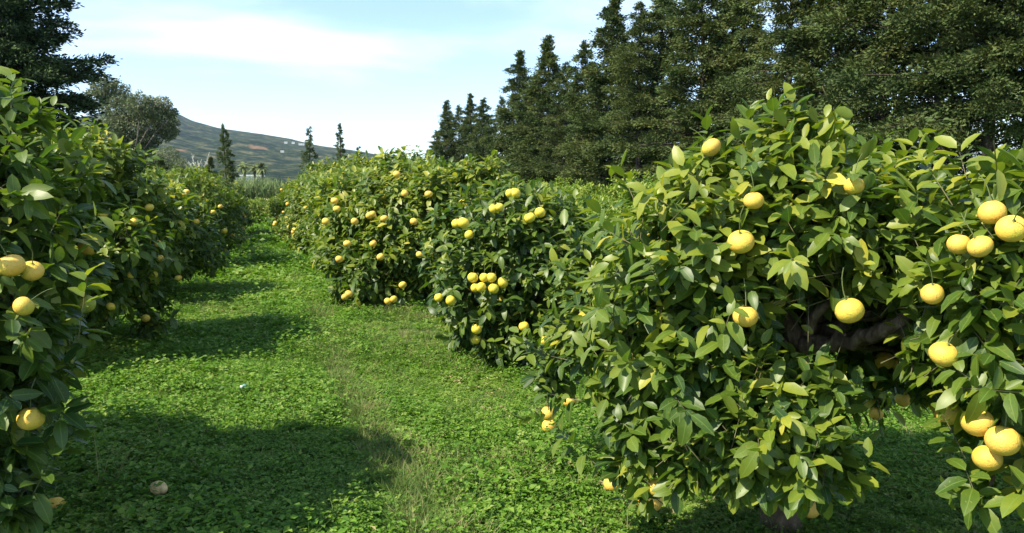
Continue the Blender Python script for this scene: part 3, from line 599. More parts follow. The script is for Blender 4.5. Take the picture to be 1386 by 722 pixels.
def make_conifer(name, loc, label, group, H, Rw, seed, nb, per, blade, tr=.2, z0=.1, m=M_con, spire=1., lean=0, cat='tree'):
    root = thing(name, loc, label, cat, group); fm, br = conifer_mesh(H, Rw, seed, nb, per, blade, z0, m, spire=spire)
    zt = np.linspace(-.1, H * .98, 16); tp = np.stack([.06 * np.sin(zt + seed), .06 * np.cos(zt * 1.3), zt], -1); V, Q = tube([(tp, np.interp(zt, [-.1, H], [tr, .02]))], 9, .04)
    link('trunk', mesh_np('trunk', V, Q, 4, [M_cbark]), root)
    g = np.random.default_rng(seed + 5)                             # bare lower branches
    for i in range(8):
        z = g.uniform(.12, .35) * H; a = g.random() * 6.28; l = g.uniform(.5, 1.6); br.append((curve([(0, 0, z), (cos(a) * l * .5, sin(a) * l * .5, z + .15), (cos(a) * l, sin(a) * l, z + .1)], 5), np.linspace(.035, .01, 5)))
    V, Q = tube(br, 4); x = link('branches', mesh_np('branches', V, Q, 4, [M_cbark]), root); x['kind'] = 'stuff'
    fo = link('foliage', fm, root); fo['kind'] = 'stuff'; return root
CG = 'tall dark conifers of the windbreak behind the orchard'
# windbreak parallel to the rows, 19 m to the right of the lane
def row_y(px, X=19.0):                     # distance along the row where column px is crossed
    k = (px - 693) / 1050; c, s = cos(YAW), sin(YAW)      # (X c - y s) / (X s + y c) = k
    return X * (c - k * s) / (s + k * c)
protos = []
specs = [(12.6, 3.5, 101, 92, 4.6, .115, .36), (12.0, 3.3, 102, 125, 4.4, .14, .08), (12.2, 3.0, 103, 125, 4.4, .15, .03), (11.6, 3.2, 104, 95, 4.6, .115, .26)]
pxs = [1385, 1330, 1265, 1190, 1125, 1062, 1000, 945, 893, 862, 826, 790, 765, 741, 722, 703, 680, 655, 638, 622, 606, 592]
hgt = [12.6, 11.5, 12.8, 12.3, 13, 12.2, 11.4, 12.4, 13.4, 11.6, 13.4, 11.2, 10.6, 12.8, 11.0, 13.2, 10.2, 10.4, 12.0, 11.0, 11.6, 9.4]
words = ['conifer trunk at the right edge, second tallest there', 'conifer with a bare straight trunk over sky gaps near the right edge']
for i, (px, h) in enumerate(zip(pxs, hgt)):
    X = 19.0 + rng.normal(0, .7); y = row_y(px, X); v = [0, 3, 0, 3, 1, 0, 2, 1, 2, 0, 2, 1, 3, 2, 1, 2, 3, 1, 2, 3, 2, 1][i]
    lab = 'tall dark conifer number' if 0 else None
    ords = ['first', 'second', 'third', 'fourth', 'fifth', 'sixth', 'seventh', 'eighth', 'ninth', 'tenth', 'eleventh', 'twelfth', 'thirteenth', 'fourteenth', 'fifteenth', 'sixteenth', 'seventeenth', 'eighteenth', 'nineteenth', 'twentieth', 'twenty-first', 'last and lowest']
    lab = ['bare-trunked dark conifer, ', 'dark conifer, ', 'narrow-topped dark conifer, ', 'dark conifer with dangling lower boughs, '][v] + ords[i] + ' of the windbreak counted from the right edge'
    pr = next((p for p in protos if p[0] == v), None)
    if pr is None:
        H, Rw, sd, nb, per, bd, z0 = specs[v]
        o_ = make_conifer('conifer_tree', (X, y, 0), lab, CG, H, Rw, sd, nb, per, bd, .2, z0, spire=1.0 if v != 2 else .9); protos.append((v, o_, H))
        o_.scale = (h / H,) * 3
    else:
        s = h / pr[2]; w = s * rng.uniform(.9, 1.1); copy_tree(pr[1], (X, y, 0), rng.random() * 6.28, (w, w, s), lab, CG)
for j, (px, h) in enumerate([(1480, 11.5), (970, 12.2), (850, 11.6), (775, 10.4), (712, 10.6), (660, 9.5), (615, 9.0)]):
    X = 24.5 + rng.normal(0, .6); pr = protos[[1, 3, 1, 2, 1, 1, 2][j]]; s_ = h / pr[2]
    copy_tree(pr[1], (X, row_y(px, X), 0), rng.random() * 6.28, (s_ * 1.1, s_ * 1.1, s_), 'dark conifer showing through the gaps of the windbreak, ' + ['first', 'second', 'third', 'fourth', 'fifth', 'sixth', 'seventh', 'eighth', 'ninth'][j] + ' behind it from the right', 'conifers behind the windbreak')
for j, (px, X, h) in enumerate([(1392, 22.5, 4.2), (1300, 23.5, 4.6), (1268, 22.0, 3.9), (1160, 23.0, 4.4), (1100, 22.5, 4.0)]):
    pr = protos[1]; s_ = h / pr[2]
    copy_tree(pr[1], (X, row_y(px, X), 0), rng.random() * 6.28, (s_ * 1.25, s_ * 1.25, s_), 'young dark conifer under the windbreak crowns, ' + ['first', 'second', 'third', 'fourth', 'fifth'][j] + ' from the right edge', 'young conifers under the windbreak')
# big conifer top left, its backlit darkness carried by the needle colour
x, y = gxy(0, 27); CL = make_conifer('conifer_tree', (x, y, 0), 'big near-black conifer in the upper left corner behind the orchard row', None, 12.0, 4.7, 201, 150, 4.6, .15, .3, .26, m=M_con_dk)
# far small conifers
def far_con(px, d, top, w, label, seed, per=8, spire=1., m=M_con_far):
    x, y = gxy(px, d); H = CAMZ + (262 - top) * d / 1050; return make_conifer('conifer_tree', (x, y, 0), label, None, H, w * 1.15, seed, 95, per, .10, .09, .05, m=m, spire=spire)
far_con(308, 52, 170, 1.05, 'slender dark cypress standing alone before the hill', 301, 10.0)
far_con(287, 51, 213, .9, 'low bushy conifer left against the slender cypress', 302, 10.0)
far_con(422, 56, 174, 1.15, 'sparse small conifer, left of the pair above the right row', 303, 5.7)
far_con(462, 58, 168, .95, 'sparse pointed conifer, right of the pair above the right row', 304, 7.3)
far_con(487, 64, 200, .8, 'tiny conifer tip just above the right row, right of the pair', 305, 5.0)
far_con(222, 44, 214, 1.3, 'dark low conifer in front of the small grey-green tree', 306, 7.7)

# ---------------------------------------------------------------- broadleaf grey-green trees
def clump_tree(name, px, d, clumps, label, m, bark, nleaf=150, ls=.16, r0=.22, droop=.5, density=1.0):
    x, y = gxy(px, d); base = np.array([x, y, 0]); root = thing(name, tuple(base), label, 'tree')
    P, D, T = [], [], []; br = []
    fork = np.array([0, 0, 1.8]); Cs = []
    for cx, cy, r in clumps:
        c = at(cx, cy, d + rng.normal(0, r * .9)) - base; Cs.append((c, r))
        n = int(nleaf * r * r * density * 9)
        dd = nrm(rng.standard_normal((n, 3))); rr = r * rng.uniform(.45, 1.05, (n, 1)) ** .7 * (1 + .22 * np.sin(dd[:, :1] * 7 + c[0]) * np.cos(dd[:, 2:] * 6))
        P.append(c + dd * rr * [1, 1, .85]); D.append(nrm(dd * .5 + rng.normal(0, .5, (n, 3)) + [0, 0, -droop])); T.append(np.clip(.4 + .2 * rng.normal() + .15 * rng.normal(0, 1, n), 0, 1))
        e = c + [0, 0, -r * .2]; br.append((curve([fork, (fork + e) / 2 + rng.normal(0, .25, 3), e], 8), np.linspace(r0 * .4, .02, 8)))
        for _ in range(5): e2 = c + nrm(rng.standard_normal(3)) * r * .8; br.append((curve([e, (e + e2) / 2, e2], 4), np.linspace(.03, .01, 4)))
    P, D, T = map(np.concatenate, (P, D, T)); side = nrm(np.cross(D, rng.normal(0, 1, D.shape))); ln = ls * rng.uniform(.6, 1.4, len(P))[:, None]; w = ln * .2
    V = np.stack([P, P + D * ln * .45 + side * w, P + D * ln, P + D * ln * .45 - side * w], 1).reshape(-1, 3)
    fo = link('foliage', mesh_np('foliage', V, np.arange(len(V)).reshape(-1, 4), 4, [m], attr={'tint': np.repeat(T, 4)}, smooth=False), root); fo['kind'] = 'stuff'
    V, Q = tube([(curve([(0, 0, -.1), (.1, .05, 1), fork], 6), np.linspace(r0 * 1.2, r0 * .8, 6))], 10, .04); link('trunk', mesh_np('trunk', V, Q, 4, [bark]), root)
    V, Q = tube(br, 5); x = link('branches', mesh_np('branches', V, Q, 4, [bark]), root); x['kind'] = 'stuff'; return root
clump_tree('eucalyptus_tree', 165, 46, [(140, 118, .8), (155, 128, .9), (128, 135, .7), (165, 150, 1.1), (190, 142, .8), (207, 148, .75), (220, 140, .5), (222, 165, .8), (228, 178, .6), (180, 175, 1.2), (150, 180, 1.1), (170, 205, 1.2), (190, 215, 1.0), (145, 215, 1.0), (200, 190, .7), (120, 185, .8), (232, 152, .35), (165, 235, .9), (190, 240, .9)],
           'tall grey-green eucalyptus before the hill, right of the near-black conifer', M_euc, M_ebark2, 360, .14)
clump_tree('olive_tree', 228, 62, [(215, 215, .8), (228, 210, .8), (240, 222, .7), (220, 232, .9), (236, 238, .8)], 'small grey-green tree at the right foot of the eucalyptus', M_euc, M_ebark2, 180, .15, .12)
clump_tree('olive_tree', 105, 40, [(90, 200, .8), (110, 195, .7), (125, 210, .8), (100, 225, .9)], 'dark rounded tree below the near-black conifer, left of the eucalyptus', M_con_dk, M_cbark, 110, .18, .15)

# bare pale tree and palms in the distance
x, y = gxy(275, 150); br = []
bt = thing('bare_tree', (x, y, 0), 'pale leafless forked tree among far palms before the hill', 'tree')
for s, hh in ((-1, 9.2), (1, 9.2), (-.35, 8.4), (.5, 7.4), (-1.4, 7.8)):
    br.append((curve([(0, 0, 3), (s * .6, 0, 5.5), (s * 1.5, .2, hh - .3)], 8), np.linspace(.24, .07, 8)))
    for _ in range(8):
        t = rng.uniform(.3, 1); a = np.array([s * 1.5 * t ** 1.2, .1, 3 + t * (hh - 3)]); e = a + rng.normal(0, .6, 3) + [s * .3, 0, .8]; br.append((curve([a, (a + e) / 2, e], 4), np.linspace(.08, .03, 4)))
M_pale = simple('pale_dead_wood', (0.5, 0.47, 0.4), .9)
V, Q = tube(br, 5); x = link('branches', mesh_np('branches', V, Q, 4, [M_pale]), bt); x['kind'] = 'stuff'
V, Q = tube([(curve([(0, 0, -.1), (0, 0, 3.1)], 5), [.35] * 5)], 8); link('trunk', mesh_np('trunk', V, Q, 4, [M_pale]), bt)
def palm(px, d, top, label):
    x, y = gxy(px, d); H = CAMZ + (262 - top) * d / 1050; root = thing('palm_tree', (x, y, 0), label, 'palm tree', 'far palms before the hill')
    V, Q = tube([(curve([(0, 0, -.1), (.1, 0, H * .5), (0, 0, H)], 8), np.linspace(.36, .26, 8))], 8, .05); link('trunk', mesh_np('trunk', V, Q, 4, [M_cbark]), root)
    V, T, A = [], [], []
    for i in range(30):
        a = rng.random() * 6.28; el = rng.uniform(-.7, 1.2); l = rng.uniform(1.5, 2.1); prev = None
        for k in range(6):
            t = k / 5; r = l * t * cos(el * (1 - .3 * t)); z = H + l * (t * sin(el) - .55 * t * t); w = .28 * sin(pi * min(1, t + .12)) + .03
            c = np.array([r * cos(a), r * sin(a), z]); sd = np.array([-sin(a), cos(a), 0]); V += [c - sd * w - [0, 0, w * .5], c, c + sd * w - [0, 0, w * .5]]; A += [rng.uniform(.2, .8)] * 3
            n = len(V)
            if k: T += [(n - 6, n - 5, n - 2, n - 3), (n - 5, n - 4, n - 1, n - 2)]
    link('fronds', mesh_np('fronds', np.array(V), np.array(T), 4, [M_palm], attr={'tint': np.clip(A, 0, 1)}), root)
M_palm = leaf_mat('palm_frond', [(0, (0.07, 0.10, 0.03)), (1, (0.22, 0.20, 0.08))], rough=.6, spec=.2, trans=.1, rib=False, noise=False)
palm(266, 150, 232, 'far palm left of the pale leafless tree'); palm(281, 155, 232, 'far palm right of the pale leafless tree')
palm(333, 160, 224, 'far palm just left above the white house'); palm(347, 165, 227, 'far palm behind the white house, middle of three'); palm(357, 160, 226, 'far palm right of the white house, rightmost of all')

# houses
def house(px, d, z, w, dp, h, label, roof='flat', nwin=3):
    x, y = gxy(px, d); root = thing('white_house', (x, y, z), label, 'house'); root.rotation_euler = (0, 0, -YAW + .25)
    def box(nm, x0, x1, y0, y1, z0, z1, m, par=root):
        V = np.array([(a, b, c) for c in (z0, z1) for b in (y0, y1) for a in (x0, x1)], float)
        Q = [(0, 2, 3, 1), (4, 5, 7, 6), (0, 1, 5, 4), (2, 6, 7, 3), (0, 4, 6, 2), (1, 3, 7, 5)]
        return link(nm, mesh_np(nm, V, np.array(Q), 4, [m], smooth=False), par)
    wl = box('wall', -w / 2, w / 2, -dp / 2, dp / 2, -1, h, M_white)
    if roof == 'flat': box('roof', -w / 2 - .2, w / 2 + .2, -dp / 2 - .2, dp / 2 + .2, h + .003, h + .35, M_white)
    else:
        V = np.array([(-w / 2 - .4, -dp / 2 - .4, h), (w / 2 + .4, -dp / 2 - .4, h), (w / 2 + .4, dp / 2 + .4, h), (-w / 2 - .4, dp / 2 + .4, h), (-w / 2 + 1, 0, h + 1.5), (w / 2 - 1, 0, h + 1.5)])
        T = [(0, 1, 5), (0, 5, 4), (2, 3, 4), (2, 4, 5), (1, 2, 5), (3, 0, 4), (0, 2, 1), (0, 3, 2)]
        link('roof', mesh_np('roof', V, np.array(T), 3, [M_tile], smooth=False), root)
    for i in range(nwin):
        cx = -w / 2 + w * (i + .5) / nwin; box('window', cx - w * .07, cx + w * .07, -dp / 2 - .03, -dp / 2 + .05, h * .4, h * .8, M_glass)
house(328, 140, 0, 6.0, 5, 3.6, 'white flat-roofed house half hidden behind the reeds before the hill', 'flat', 3)
house(338, 175, 0, 6.5, 5, 5.6, 'white upper storey house between the far palms', 'flat', 3)

# ---------------------------------------------------------------- reed thicket
def reeds():
    n = 15000; px = rng.uniform(170, 420, n); d = 58 + rng.uniform(0, 12, n); k = F[:2] / cos(PITCH)
    XY = k[None] * d[:, None] + R[None, :2] * ((px - 693) / 1050 * d)[:, None]
    hh = (2.9 + .25 * np.sin(px * .06) + .25 * rng.normal(0, 1, n)) * rng.uniform(.55, 1, n); P = np.c_[XY, np.zeros(n)]
    ln = rng.normal(0, .16, (n, 2)) * hh[:, None]; a = rng.random(n) * 3.14; s = np.c_[np.cos(a), np.sin(a), 0 * a] * .045
    mid = P + np.c_[ln * .35, hh * .6]; tip = P + np.c_[ln, hh]
    V = np.stack([P - s, P + s, mid + s * 1.4, mid - s * 1.4, tip], 1).reshape(-1, 3); i = np.arange(n)[:, None] * 5
    T = np.concatenate([i + [0, 1, 2], i + [0, 2, 3], i + [3, 2, 4]], 1).reshape(-1, 3)
    # drooping blades on each stem
    m = n * 3; q = rng.integers(0, n, m); f = rng.uniform(.35, 1, m)[:, None]; B0 = P[q] + np.c_[ln[q] * f ** 1.5, hh[q] * f[:, 0]]
    dr = nrm(np.c_[rng.normal(0, 1, (m, 2)), rng.uniform(.2, 1.2, m)]); l = rng.uniform(.25, .6, m)[:, None]; sd = nrm(np.cross(dr, [0, 0, 1.])) * .03
    V2 = np.stack([B0 - sd, B0 + sd, B0 + dr * l - [0, 0, .1]], 1).reshape(-1, 3); T2 = np.arange(len(V2)).reshape(-1, 3) + len(V)
    A = np.concatenate([np.repeat(rng.uniform(.1, .9, n), 5), np.repeat(rng.uniform(.1, 1, m), 3)])
    o = link('reed_thicket', mesh_np('reeds', np.concatenate([V, V2]), np.concatenate([T, T2]), 3, [M_reed], attr={'tint': A}, smooth=False))
    o['kind'] = 'stuff'; o['label'] = 'pale grey-green reed thicket beyond the end of the lane'; o['category'] = 'reeds'
reeds()

# ---------------------------------------------------------------- hill
RP = np.array([(-900, 205), (-300, 205), (0, 190), (120, 160), (195, 141), (237, 150), (265, 164), (300, 173), (350, 181), (400, 190), (430, 197), (480, 205), (520, 212), (560, 224), (575, 219), (600, 218), (650, 228), (800, 238), (1700, 240), (2400, 250)], float)
def hill():
    us = np.linspace(-900, 2400, 560); ds = np.concatenate([np.linspace(420, 2600, 90), np.linspace(2700, 3600, 10)])
    k = F[:2] / cos(PITCH); Uu, Dd = np.meshgrid(us, ds, indexing='xy')
    X = k[0] * Dd + R[0] * (Uu - 693) / 1050 * Dd; Y = k[1] * Dd + R[1] * (Uu - 693) / 1050 * Dd
    hr = (262 - np.interp(Uu, RP[:, 0], RP[:, 1])) * 2600 / 1050
    t = np.clip((Dd - 900) / 1700, 0, 1); prof = t ** 1.15; back = np.clip(1 - (Dd - 2600) / 1000, 0, 1)
    Z = hr * prof * np.where(Dd > 2600, back, 1)
    nz = np.zeros_like(X); am = 1.0
    g = np.random.default_rng(3)
    for o in range(6):
        fq = .0035 * 1.9 ** o
        for _ in range(3):
            a = g.random() * 6.28; nz += am * np.sin((X * cos(a) + Y * sin(a)) * fq * 6.28 * .5 + g.random() * 6.28) / 3
        am *= .55
    edge = np.clip((2600 - Dd) / 500, .16, 1); Z = Z + nz * 16 * t * edge * np.clip(hr / 120, 0, 1) + np.clip(nz, 0, 1) * 7 * np.clip((Dd - 420) / 300, 0, 1) * edge - .5
    py = 262 - Z * 1050 / Dd
    def blob(cx, cy, wx, wy): return np.exp(-((Uu - cx) / wx) ** 2 - ((py - cy - .06 * (Uu - cx)) / wy) ** 2)
    soil = blob(350, 199, 28, 5) + .9 * blob(250, 203, 16, 3.5) + .5 * blob(395, 221, 22, 2.5) + .35 * blob(250, 194, 40, 2)
    V = np.stack([X, Y, Z], -1).reshape(-1, 3); nx, ny = len(us), len(ds); i = np.arange(ny - 1)[:, None] * nx; j = np.arange(nx - 1)[None, :]
    q = np.stack([i + j, i + j + 1, i + nx + j + 1, i + nx + j], -1).reshape(-1, 4)
    m, nt, N, L = mat('hillside_scrub'); ge = N('ShaderNodeNewGeometry')
    n1 = N('ShaderNodeTexNoise'); n1.inputs['Scale'].default_value = .028; n1.inputs['Detail'].default_value = 9; n1.inputs['Roughness'].default_value = .75; L(ge.outputs['Position'], n1.inputs[0])
    r1 = ramp(N, [(.41, (.004, .012, .004)), (.48, (.016, .030, .010)), (.54, (.050, .062, .022)), (.64, (.15, .13, .07))]); L(n1.outputs['Fac'], r1.inputs[0])
    at_ = N('ShaderNodeAttribute'); at_.attribute_name = 'soil'; n2 = N('ShaderNodeTexNoise'); n2.inputs['Scale'].default_value = .02; n2.inputs['Detail'].default_value = 7; L(ge.outputs['Position'], n2.inputs[0])
    ml = N('ShaderNodeMath'); ml.operation = 'MULTIPLY'; L(at_.outputs['Fac'], ml.inputs[0]); L(n2.outputs['Fac'], ml.inputs[1])
    mr = N('ShaderNodeMapRange'); mr.inputs['From Min'].default_value = .30; mr.inputs['From Max'].default_value = .46; L(ml.outputs[0], mr.inputs['Value'])
    mc = N('ShaderNodeMix'); mc.data_type = 'RGBA'; L(mr.outputs[0], mc.inputs['Factor']); L(r1.outputs[0], mc.inputs['A']); mc.inputs['B'].default_value = (.28, .15, .09, 1)
    b = N('ShaderNodeBump'); b.inputs['Strength'].default_value = 1; b.inputs['Distance'].default_value = 9; L(n1.outputs['Fac'], b.inputs['Height'])
    p = N('ShaderNodeBsdfPrincipled'); L(mc.outputs['Result'], p.inputs['Base Color']); p.inputs['Roughness'].default_value = 1; p.inputs['Specular IOR Level'].default_value = 0; L(b.outputs[0], p.inputs['Normal'])
    o = N('ShaderNodeOutputMaterial'); L(p.outputs[0], o.inputs[0])
    ob = link('hill', mesh_np('hill', V, q, 4, [m], attr={'soil': soil.ravel()})); ob['kind'] = 'structure'
    return lambda u, d: float(Z[np.abs(ds - d).argmin(), np.abs(us - u).argmin()])
hz = hill()
for px, d, w, lab in ((411, 2420, 17, 'white house row on the ridge, right one of the group'), (400, 2400, 9, 'white house on the ridge left of the long white one'), (390, 2380, 9, 'small white house left of the ridge group'), (385, 1900, 8, 'lone white house lower down the slope below the ridge group')):
    house(px, d, hz(px, d) + 1, w, 9, 5, lab, 'flat', 2)
# distant wood at the foot of the hill
def wood():
    P, T = [], []
    for i in range(900):
        d = rng.uniform(230, 1000); px = rng.uniform(100, 760); x, y = gxy(px, d); r = rng.uniform(1.6, 3.6); z = max(0, hz(px, d)) if d > 420 else 0; n = 90
        dd = nrm(rng.standard_normal((n, 3))); P.append(np.array([x, y, z + r * .9]) + dd * r * rng.uniform(.6, 1.05, (n, 1)) * [1.2, 1.2, 1]); T.append(np.full(n, np.clip(.45 + .3 * rng.normal(), 0, 1)))
    P = np.concatenate(P); T = np.concatenate(T); a = nrm(rng.standard_normal(P.shape)); b = nrm(np.cross(a, rng.standard_normal(P.shape))); s = .75
    V = np.stack([P - a * s, P + b * s, P + a * s, P - b * s], 1).reshape(-1, 3)
    o = link('distant_wood', mesh_np('wood', V, np.arange(len(V)).reshape(-1, 4), 4, [M_far], attr={'tint': np.repeat(T, 4)}, smooth=False)); o['kind'] = 'stuff'; o['label'] = 'scattered trees and scrub at the foot of the hill'; o['category'] = 'wood'
wood()

# ---------------------------------------------------------------- ground cover (clover, weeds, dry grass), scattered tufts
def tuft_mesh(kind, seed):
    plus = .3 if kind == 'pale' else 0; kind = 'clover' if kind == 'pale' else kind
    g = np.random.default_rng(seed); V, T, A = [], [], []
    def quad(c, d, n, l, w, t, cup=.15):
        d = d / np.linalg.norm(d); s = np.cross(d, n); s /= np.linalg.norm(s) + 1e-9; k = len(V)
        V.extend([c, c + d * l * .5 + s * w + n * cup * l, c + d * l, c + d * l * .5 - s * w + n * cup * l]); T.append((k, k + 1, k + 2, k + 3)); A.extend([t] * 4)
    if kind == 'clover':
        for i in range(34):
            r = .115 * sqrt(g.random()); a = g.random() * 6.28; h = g.uniform(.02, .085) * (1.15 - r / .2); c = np.array([r * cos(a), r * sin(a), h]); n = nrm(np.array([g.normal(0, .35), g.normal(0, .35), 1.])); t = np.clip(.35 + plus + .16 * g.normal() + (h - .05) * 3, 0, 1); a0 = g.random() * 6.28
            for j in range(3):
                an = a0 + j * 2.094; d = np.array([cos(an), sin(an), 0]); d = d - (d @ n) * n; s = g.uniform(.014, .023); quad(c, d, n, s * 1.15, s * .5, t)
    elif kind == 'litter':
        for i in range(9):
            r = .16 * sqrt(g.random()); a = g.random() * 6.28; an = g.random() * 6.28; n = nrm(np.array([g.normal(0, .3), g.normal(0, .3), 1.])); l = g.uniform(.05, .09); quad(np.array([r * cos(a), r * sin(a), g.uniform(.02, .07)]), np.array([cos(an), sin(an), .1]), n, l, l * .23, g.uniform(.75, 1), .2)
    elif kind == 'rosette':
        for i in range(15):
            an = i * 2.4; d = np.array([cos(an), sin(an), g.uniform(.1, .7)]); n = nrm(np.array([-cos(an) * .4, -sin(an) * .4, 1.])); l = g.uniform(.06, .12); quad(np.array([0, 0, .02]), d, n, l, l * .2, np.clip(.3 + .15 * g.normal(), 0, 1), .1)
    elif kind == 'broad':
        for i in range(30):
            r = .11 * sqrt(g.random()); a = g.random() * 6.28; h = g.uniform(.02, .13); c = np.array([r * cos(a), r * sin(a), h]); an = g.random() * 6.28; d = np.array([cos(an), sin(an), g.uniform(-.2, .5)]); n = nrm(np.array([g.normal(0, .4), g.normal(0, .4), 1.])); l = g.uniform(.022, .045); quad(c, d, n, l, l * .33, np.clip(.3 + .15 * g.normal(), 0, 1))
    else:
        dry = kind == 'dry'
        for i in range(26 if kind != 'tall' else 9):
            r = .06 * sqrt(g.random()); a = g.random() * 6.28; c = np.array([r * cos(a), r * sin(a), 0]); l = g.uniform(.08, .2) if kind != 'tall' else g.uniform(.25, .5); ln = np.array([g.normal(0, .45), g.normal(0, .45), 1.]) * l; s = np.array([cos(a * 3), sin(a * 3), 0]) * .0022; m_ = c + ln * .55 + [0, 0, .02 * l]; e = c + ln * np.array([1.3, 1.3, .95]); k = len(V)
            V.extend([c - s, c + s, m_ + s, m_ - s, e + s * .2, e - s * .2]); T.extend([(k, k + 1, k + 2, k + 3), (k + 3, k + 2, k + 4, k + 5)]); t = np.clip((.72 if dry or kind == 'tall' else .25) + .14 * g.normal(), 0, 1); A.extend([t] * 6)
    return mesh_np('tuft', np.array(V), np.array(T), 4, [M_herb if kind in ('clover', 'broad', 'rosette') else M_grass], attr={'tint': np.array(A)}, smooth=False)
def ground_cover():
    col = bpy.data.collections.new('tuft_sources'); kinds = ['clover', 'clover', 'clover', 'broad', 'broad', 'green', 'dry', 'tall', 'pale', 'rosette', 'litter']
    for i, k in enumerate(kinds):
        o = bpy.data.objects.new('tuft_%02d' % i, tuft_mesh(k, 50 + i)); col.objects.link(o)
    def zone(n, d0, d1, sc):
        d = np.sqrt(rng.uniform(d0 * d0, d1 * d1, n)); px = rng.uniform(-60, 1450, n); kk = F[:2] / cos(PITCH)
        return kk[None] * d[:, None] + R[None, :2] * ((px - 693) / 1050 * d)[:, None], np.full(n, sc) * rng.uniform(.7, 1.3, n)
    XY, SC = zip(zone(24000, 3.6, 9, .82), zone(19000, 8.5, 17, 1.2), zone(12000, 16.5, 34, 2.1), zone(9000, 33, 62, 3.2))
    XY, SC = np.concatenate(XY), np.concatenate(SC); x, y = XY.T; n = len(x)
    f1 = np.sin(x * 1.7 + 2 * np.sin(y * .8)) * np.cos(y * 1.1 + 1.5 * np.sin(x * .9)); f2 = np.sin(x * .7 + y * .45 + 1.2 * np.sin(y * .5))
    # wheel track along the lane (drier), and straw patches by the right row
    track = 1.25 * np.exp(-((x - .74 + .014 * (y - 5) - .05 * np.sin(y * .6)) / .15) ** 2) * (.8 + .2 * f1) + .5 * np.exp(-((x + .35) / .3) ** 2) * np.clip((y - 12) / 6, 0, 1)
    def patch(px, d, rx, ry): c = gxy(px, d); return np.exp(-((x - c[0]) / rx) ** 2 - ((y - c[1]) / ry) ** 2)
    dry = track * .6 + .42 * patch(600, 9.6, 1.1, 1.0) + .5 * patch(560, 12.2, .7, 1.4) + .4 * patch(590, 4.9, .5, .4) + .3 * patch(270, 12.5, .8, .8) + .3 * patch(690, 8.6, .6, .5) + .06 * (f1 > .75)
    u = rng.random(n); idx = np.where(u < .45, rng.integers(0, 3, n), np.where(u < .8, rng.integers(3, 5, n), rng.integers(0, 3, n)))
    v = rng.random(n); gr = v < dry; idx[gr] = rng.choice([5, 6, 7], gr.sum(), p=[.6, .395, .005]); sp_ = rng.random(n) < .05; idx[sp_] = rng.choice([5, 6, 7], sp_.sum(), p=[.8, .195, .005])
    q_ = (idx < 5) & (rng.random(n) < .75 * np.clip(f2 * f1 * 1.6 + .15, 0, 1)); idx[q_] = 8; q_ = (idx < 5) & (rng.random(n) < .03); idx[q_] = 9; q_ = rng.random(n) < np.where((x > 1.6) | (x < -.9), .05, .008); idx[q_] = 10
    SC = SC * (1 + .32 * f1 + .2 * f2) * rng.choice([.8, 1., 1.35], n, p=[.4, .45, .15]); lo_ = ((idx >= 5) & (idx < 8)) | (idx == 10); SC[lo_] *= np.clip(.75 / SC[lo_], 0, 1) ** .7
    rut = np.exp(-((x - .56) / .05) ** 2) * (y < 8)
    keep = rng.random(n) < (1 - .3 * np.clip(dry, 0, 1)) * (1 - .85 * rut); x, y, SC, idx = x[keep], y[keep], SC[keep], idx[keep]; n = len(x)
    P = np.c_[x, y, gz(x, y)]
    me = bpy.data.meshes.new('ground_cover'); me.vertices.add(n); me.vertices.foreach_set('co', P.astype(np.float32).ravel())
    a = me.attributes.new('rot', 'FLOAT_VECTOR', 'POINT'); a.data.foreach_set('vector', np.c_[rng.normal(0, .1, n), rng.normal(0, .1, n), rng.random(n) * 6.28].astype(np.float32).ravel())
    a = me.attributes.new('scl', 'FLOAT', 'POINT'); a.data.foreach_set('value', SC.astype(np.float32))
    a = me.attributes.new('idx', 'INT', 'POINT'); a.data.foreach_set('value', idx.astype(np.int32))
    ob = link('ground_cover', me); ob['kind'] = 'stuff'; ob['label'] = 'dense green clover and weeds with dry grass covering the orchard lane'; ob['category'] = 'grass'
    ng = bpy.data.node_groups.new('scatter', 'GeometryNodeTree'); ng.interface.new_socket('Geometry', in_out='INPUT', socket_type='NodeSocketGeometry'); ng.interface.new_socket('Geometry', in_out='OUTPUT', socket_type='NodeSocketGeometry')
    N = ng.nodes.new; gi, go_ = N('NodeGroupInput'), N('NodeGroupOutput'); ip = N('GeometryNodeInstanceOnPoints'); ci = N('GeometryNodeCollectionInfo'); ci.inputs['Collection'].default_value = col; ci.inputs['Separate Children'].default_value = True; ci.inputs['Reset Children'].default_value = True
    def na(nm, ty):
        q = N('GeometryNodeInputNamedAttribute'); q.data_type = ty; q.inputs['Name'].default_value = nm; return q.outputs['Attribute']
    L = ng.links.new; L(gi.outputs[0], ip.inputs['Points']); L(ci.outputs[0], ip.inputs['Instance']); ip.inputs['Pick Instance'].default_value = True
    e2r = N('FunctionNodeEulerToRotation'); L(na('rot', 'FLOAT_VECTOR'), e2r.inputs[0])
    L(na('idx', 'INT'), ip.inputs['Instance Index']); L(e2r.outputs[0], ip.inputs['Rotation']); L(na('scl', 'FLOAT'), ip.inputs['Scale']); L(ip.outputs[0], go_.inputs[0])
    md = ob.modifiers.new('scatter', 'NODES'); md.node_group = ng
ground_cover()

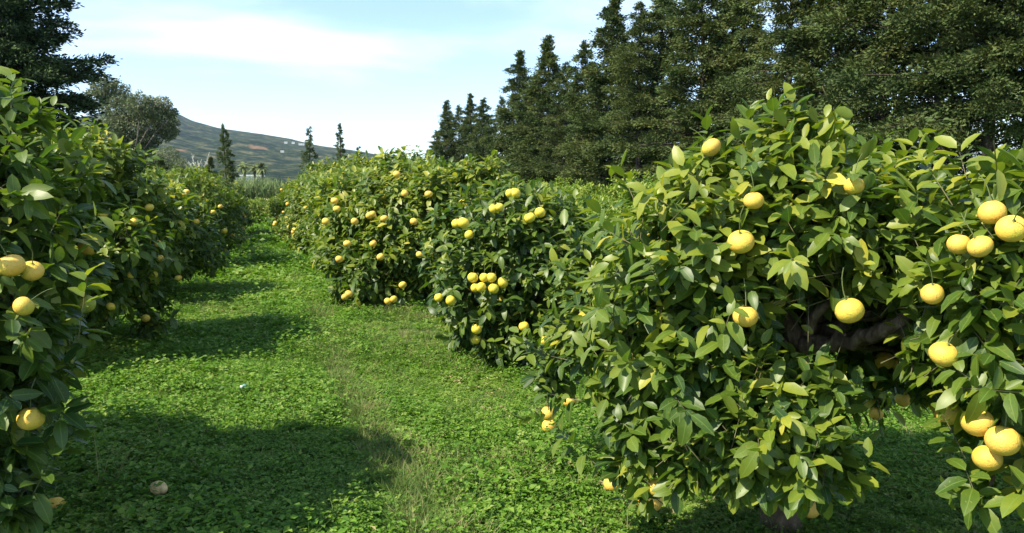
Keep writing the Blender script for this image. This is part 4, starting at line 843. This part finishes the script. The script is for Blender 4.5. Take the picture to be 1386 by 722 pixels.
# ---------------------------------------------------------------- small things in the grass
def ray_ground(px, py, z=0.05):
    v = F + R * (px - 693) / 1050 - U * (py - 361) / 1050; t = (z - CAMZ) / v[2]; return CP + v * t
p = ray_ground(215, 661, .115)
V, T = uvsphere(22, 16, .8, .02); V = V * .10
dent = np.exp(-np.linalg.norm(V - np.array([.01, -.03, .05]), axis=1) ** 2 / .0006); V = V * (1 - .6 * dent)[:, None]
o = link('fallen_grapefruit', mesh_np('fallen_grapefruit', V, T, 3, [M_old]), None, tuple(p)); o.rotation_euler = (.2, .3, .6)
o['label'] = 'pale withered grapefruit lying in the shaded clover of the lane'; o['category'] = 'fruit'
p = ray_ground(332, 525, .08); bo = thing('plastic_bottle', tuple(p), 'teal plastic bottle lying in the sunny grass of the lane', 'bottle'); bo.rotation_euler = (1.2, 0.1, -.5); bo.scale = (.8, .8, .8)
pr = [(0, .032), (.012, .037), (.05, .036), (.06, .032), (.07, .036), (.10, .036), (.125, .026), (.14, .014), (.155, .014)]
V, Q = tube([(np.array([(0, 0, a - .07) for a, _ in pr]), [b for _, b in pr])], 16, .03); link('body', mesh_np('body', V, Q, 4, [M_teal]), bo)
cp = [(.148, .002), (.149, .017), (.168, .017), (.169, .002)]; V, Q = tube([(np.array([(0, 0, a - .07) for a, _ in cp]), [b for _, b in cp])], 14); link('cap', mesh_np('cap', V, Q, 4, [M_tealcap]), bo)

# ---------------------------------------------------------------- haze
def haze():
    x0, x1, y0, y1, z0, z1 = -7900, 7900, -7900, 7900, -2.0, 420.0
    V = np.array([(a, b, c) for c in (z0, z1) for b in (y0, y1) for a in (x0, x1)], float); Q = [(0, 2, 3, 1), (4, 5, 7, 6), (0, 1, 5, 4), (2, 6, 7, 3), (0, 4, 6, 2), (1, 3, 7, 5)]
    m, nt, N, L = mat('haze'); v = N('ShaderNodeVolumePrincipled'); v.inputs['Color'].default_value = (.62, .80, 1, 1); v.inputs['Density'].default_value = 0.00007; v.inputs['Anisotropy'].default_value = .2
    o = N('ShaderNodeOutputMaterial'); L(v.outputs[0], o.inputs['Volume'])
    ob = link('haze', mesh_np('haze', V, np.array(Q), 4, [m], smooth=False)); ob['kind'] = 'stuff'
haze()
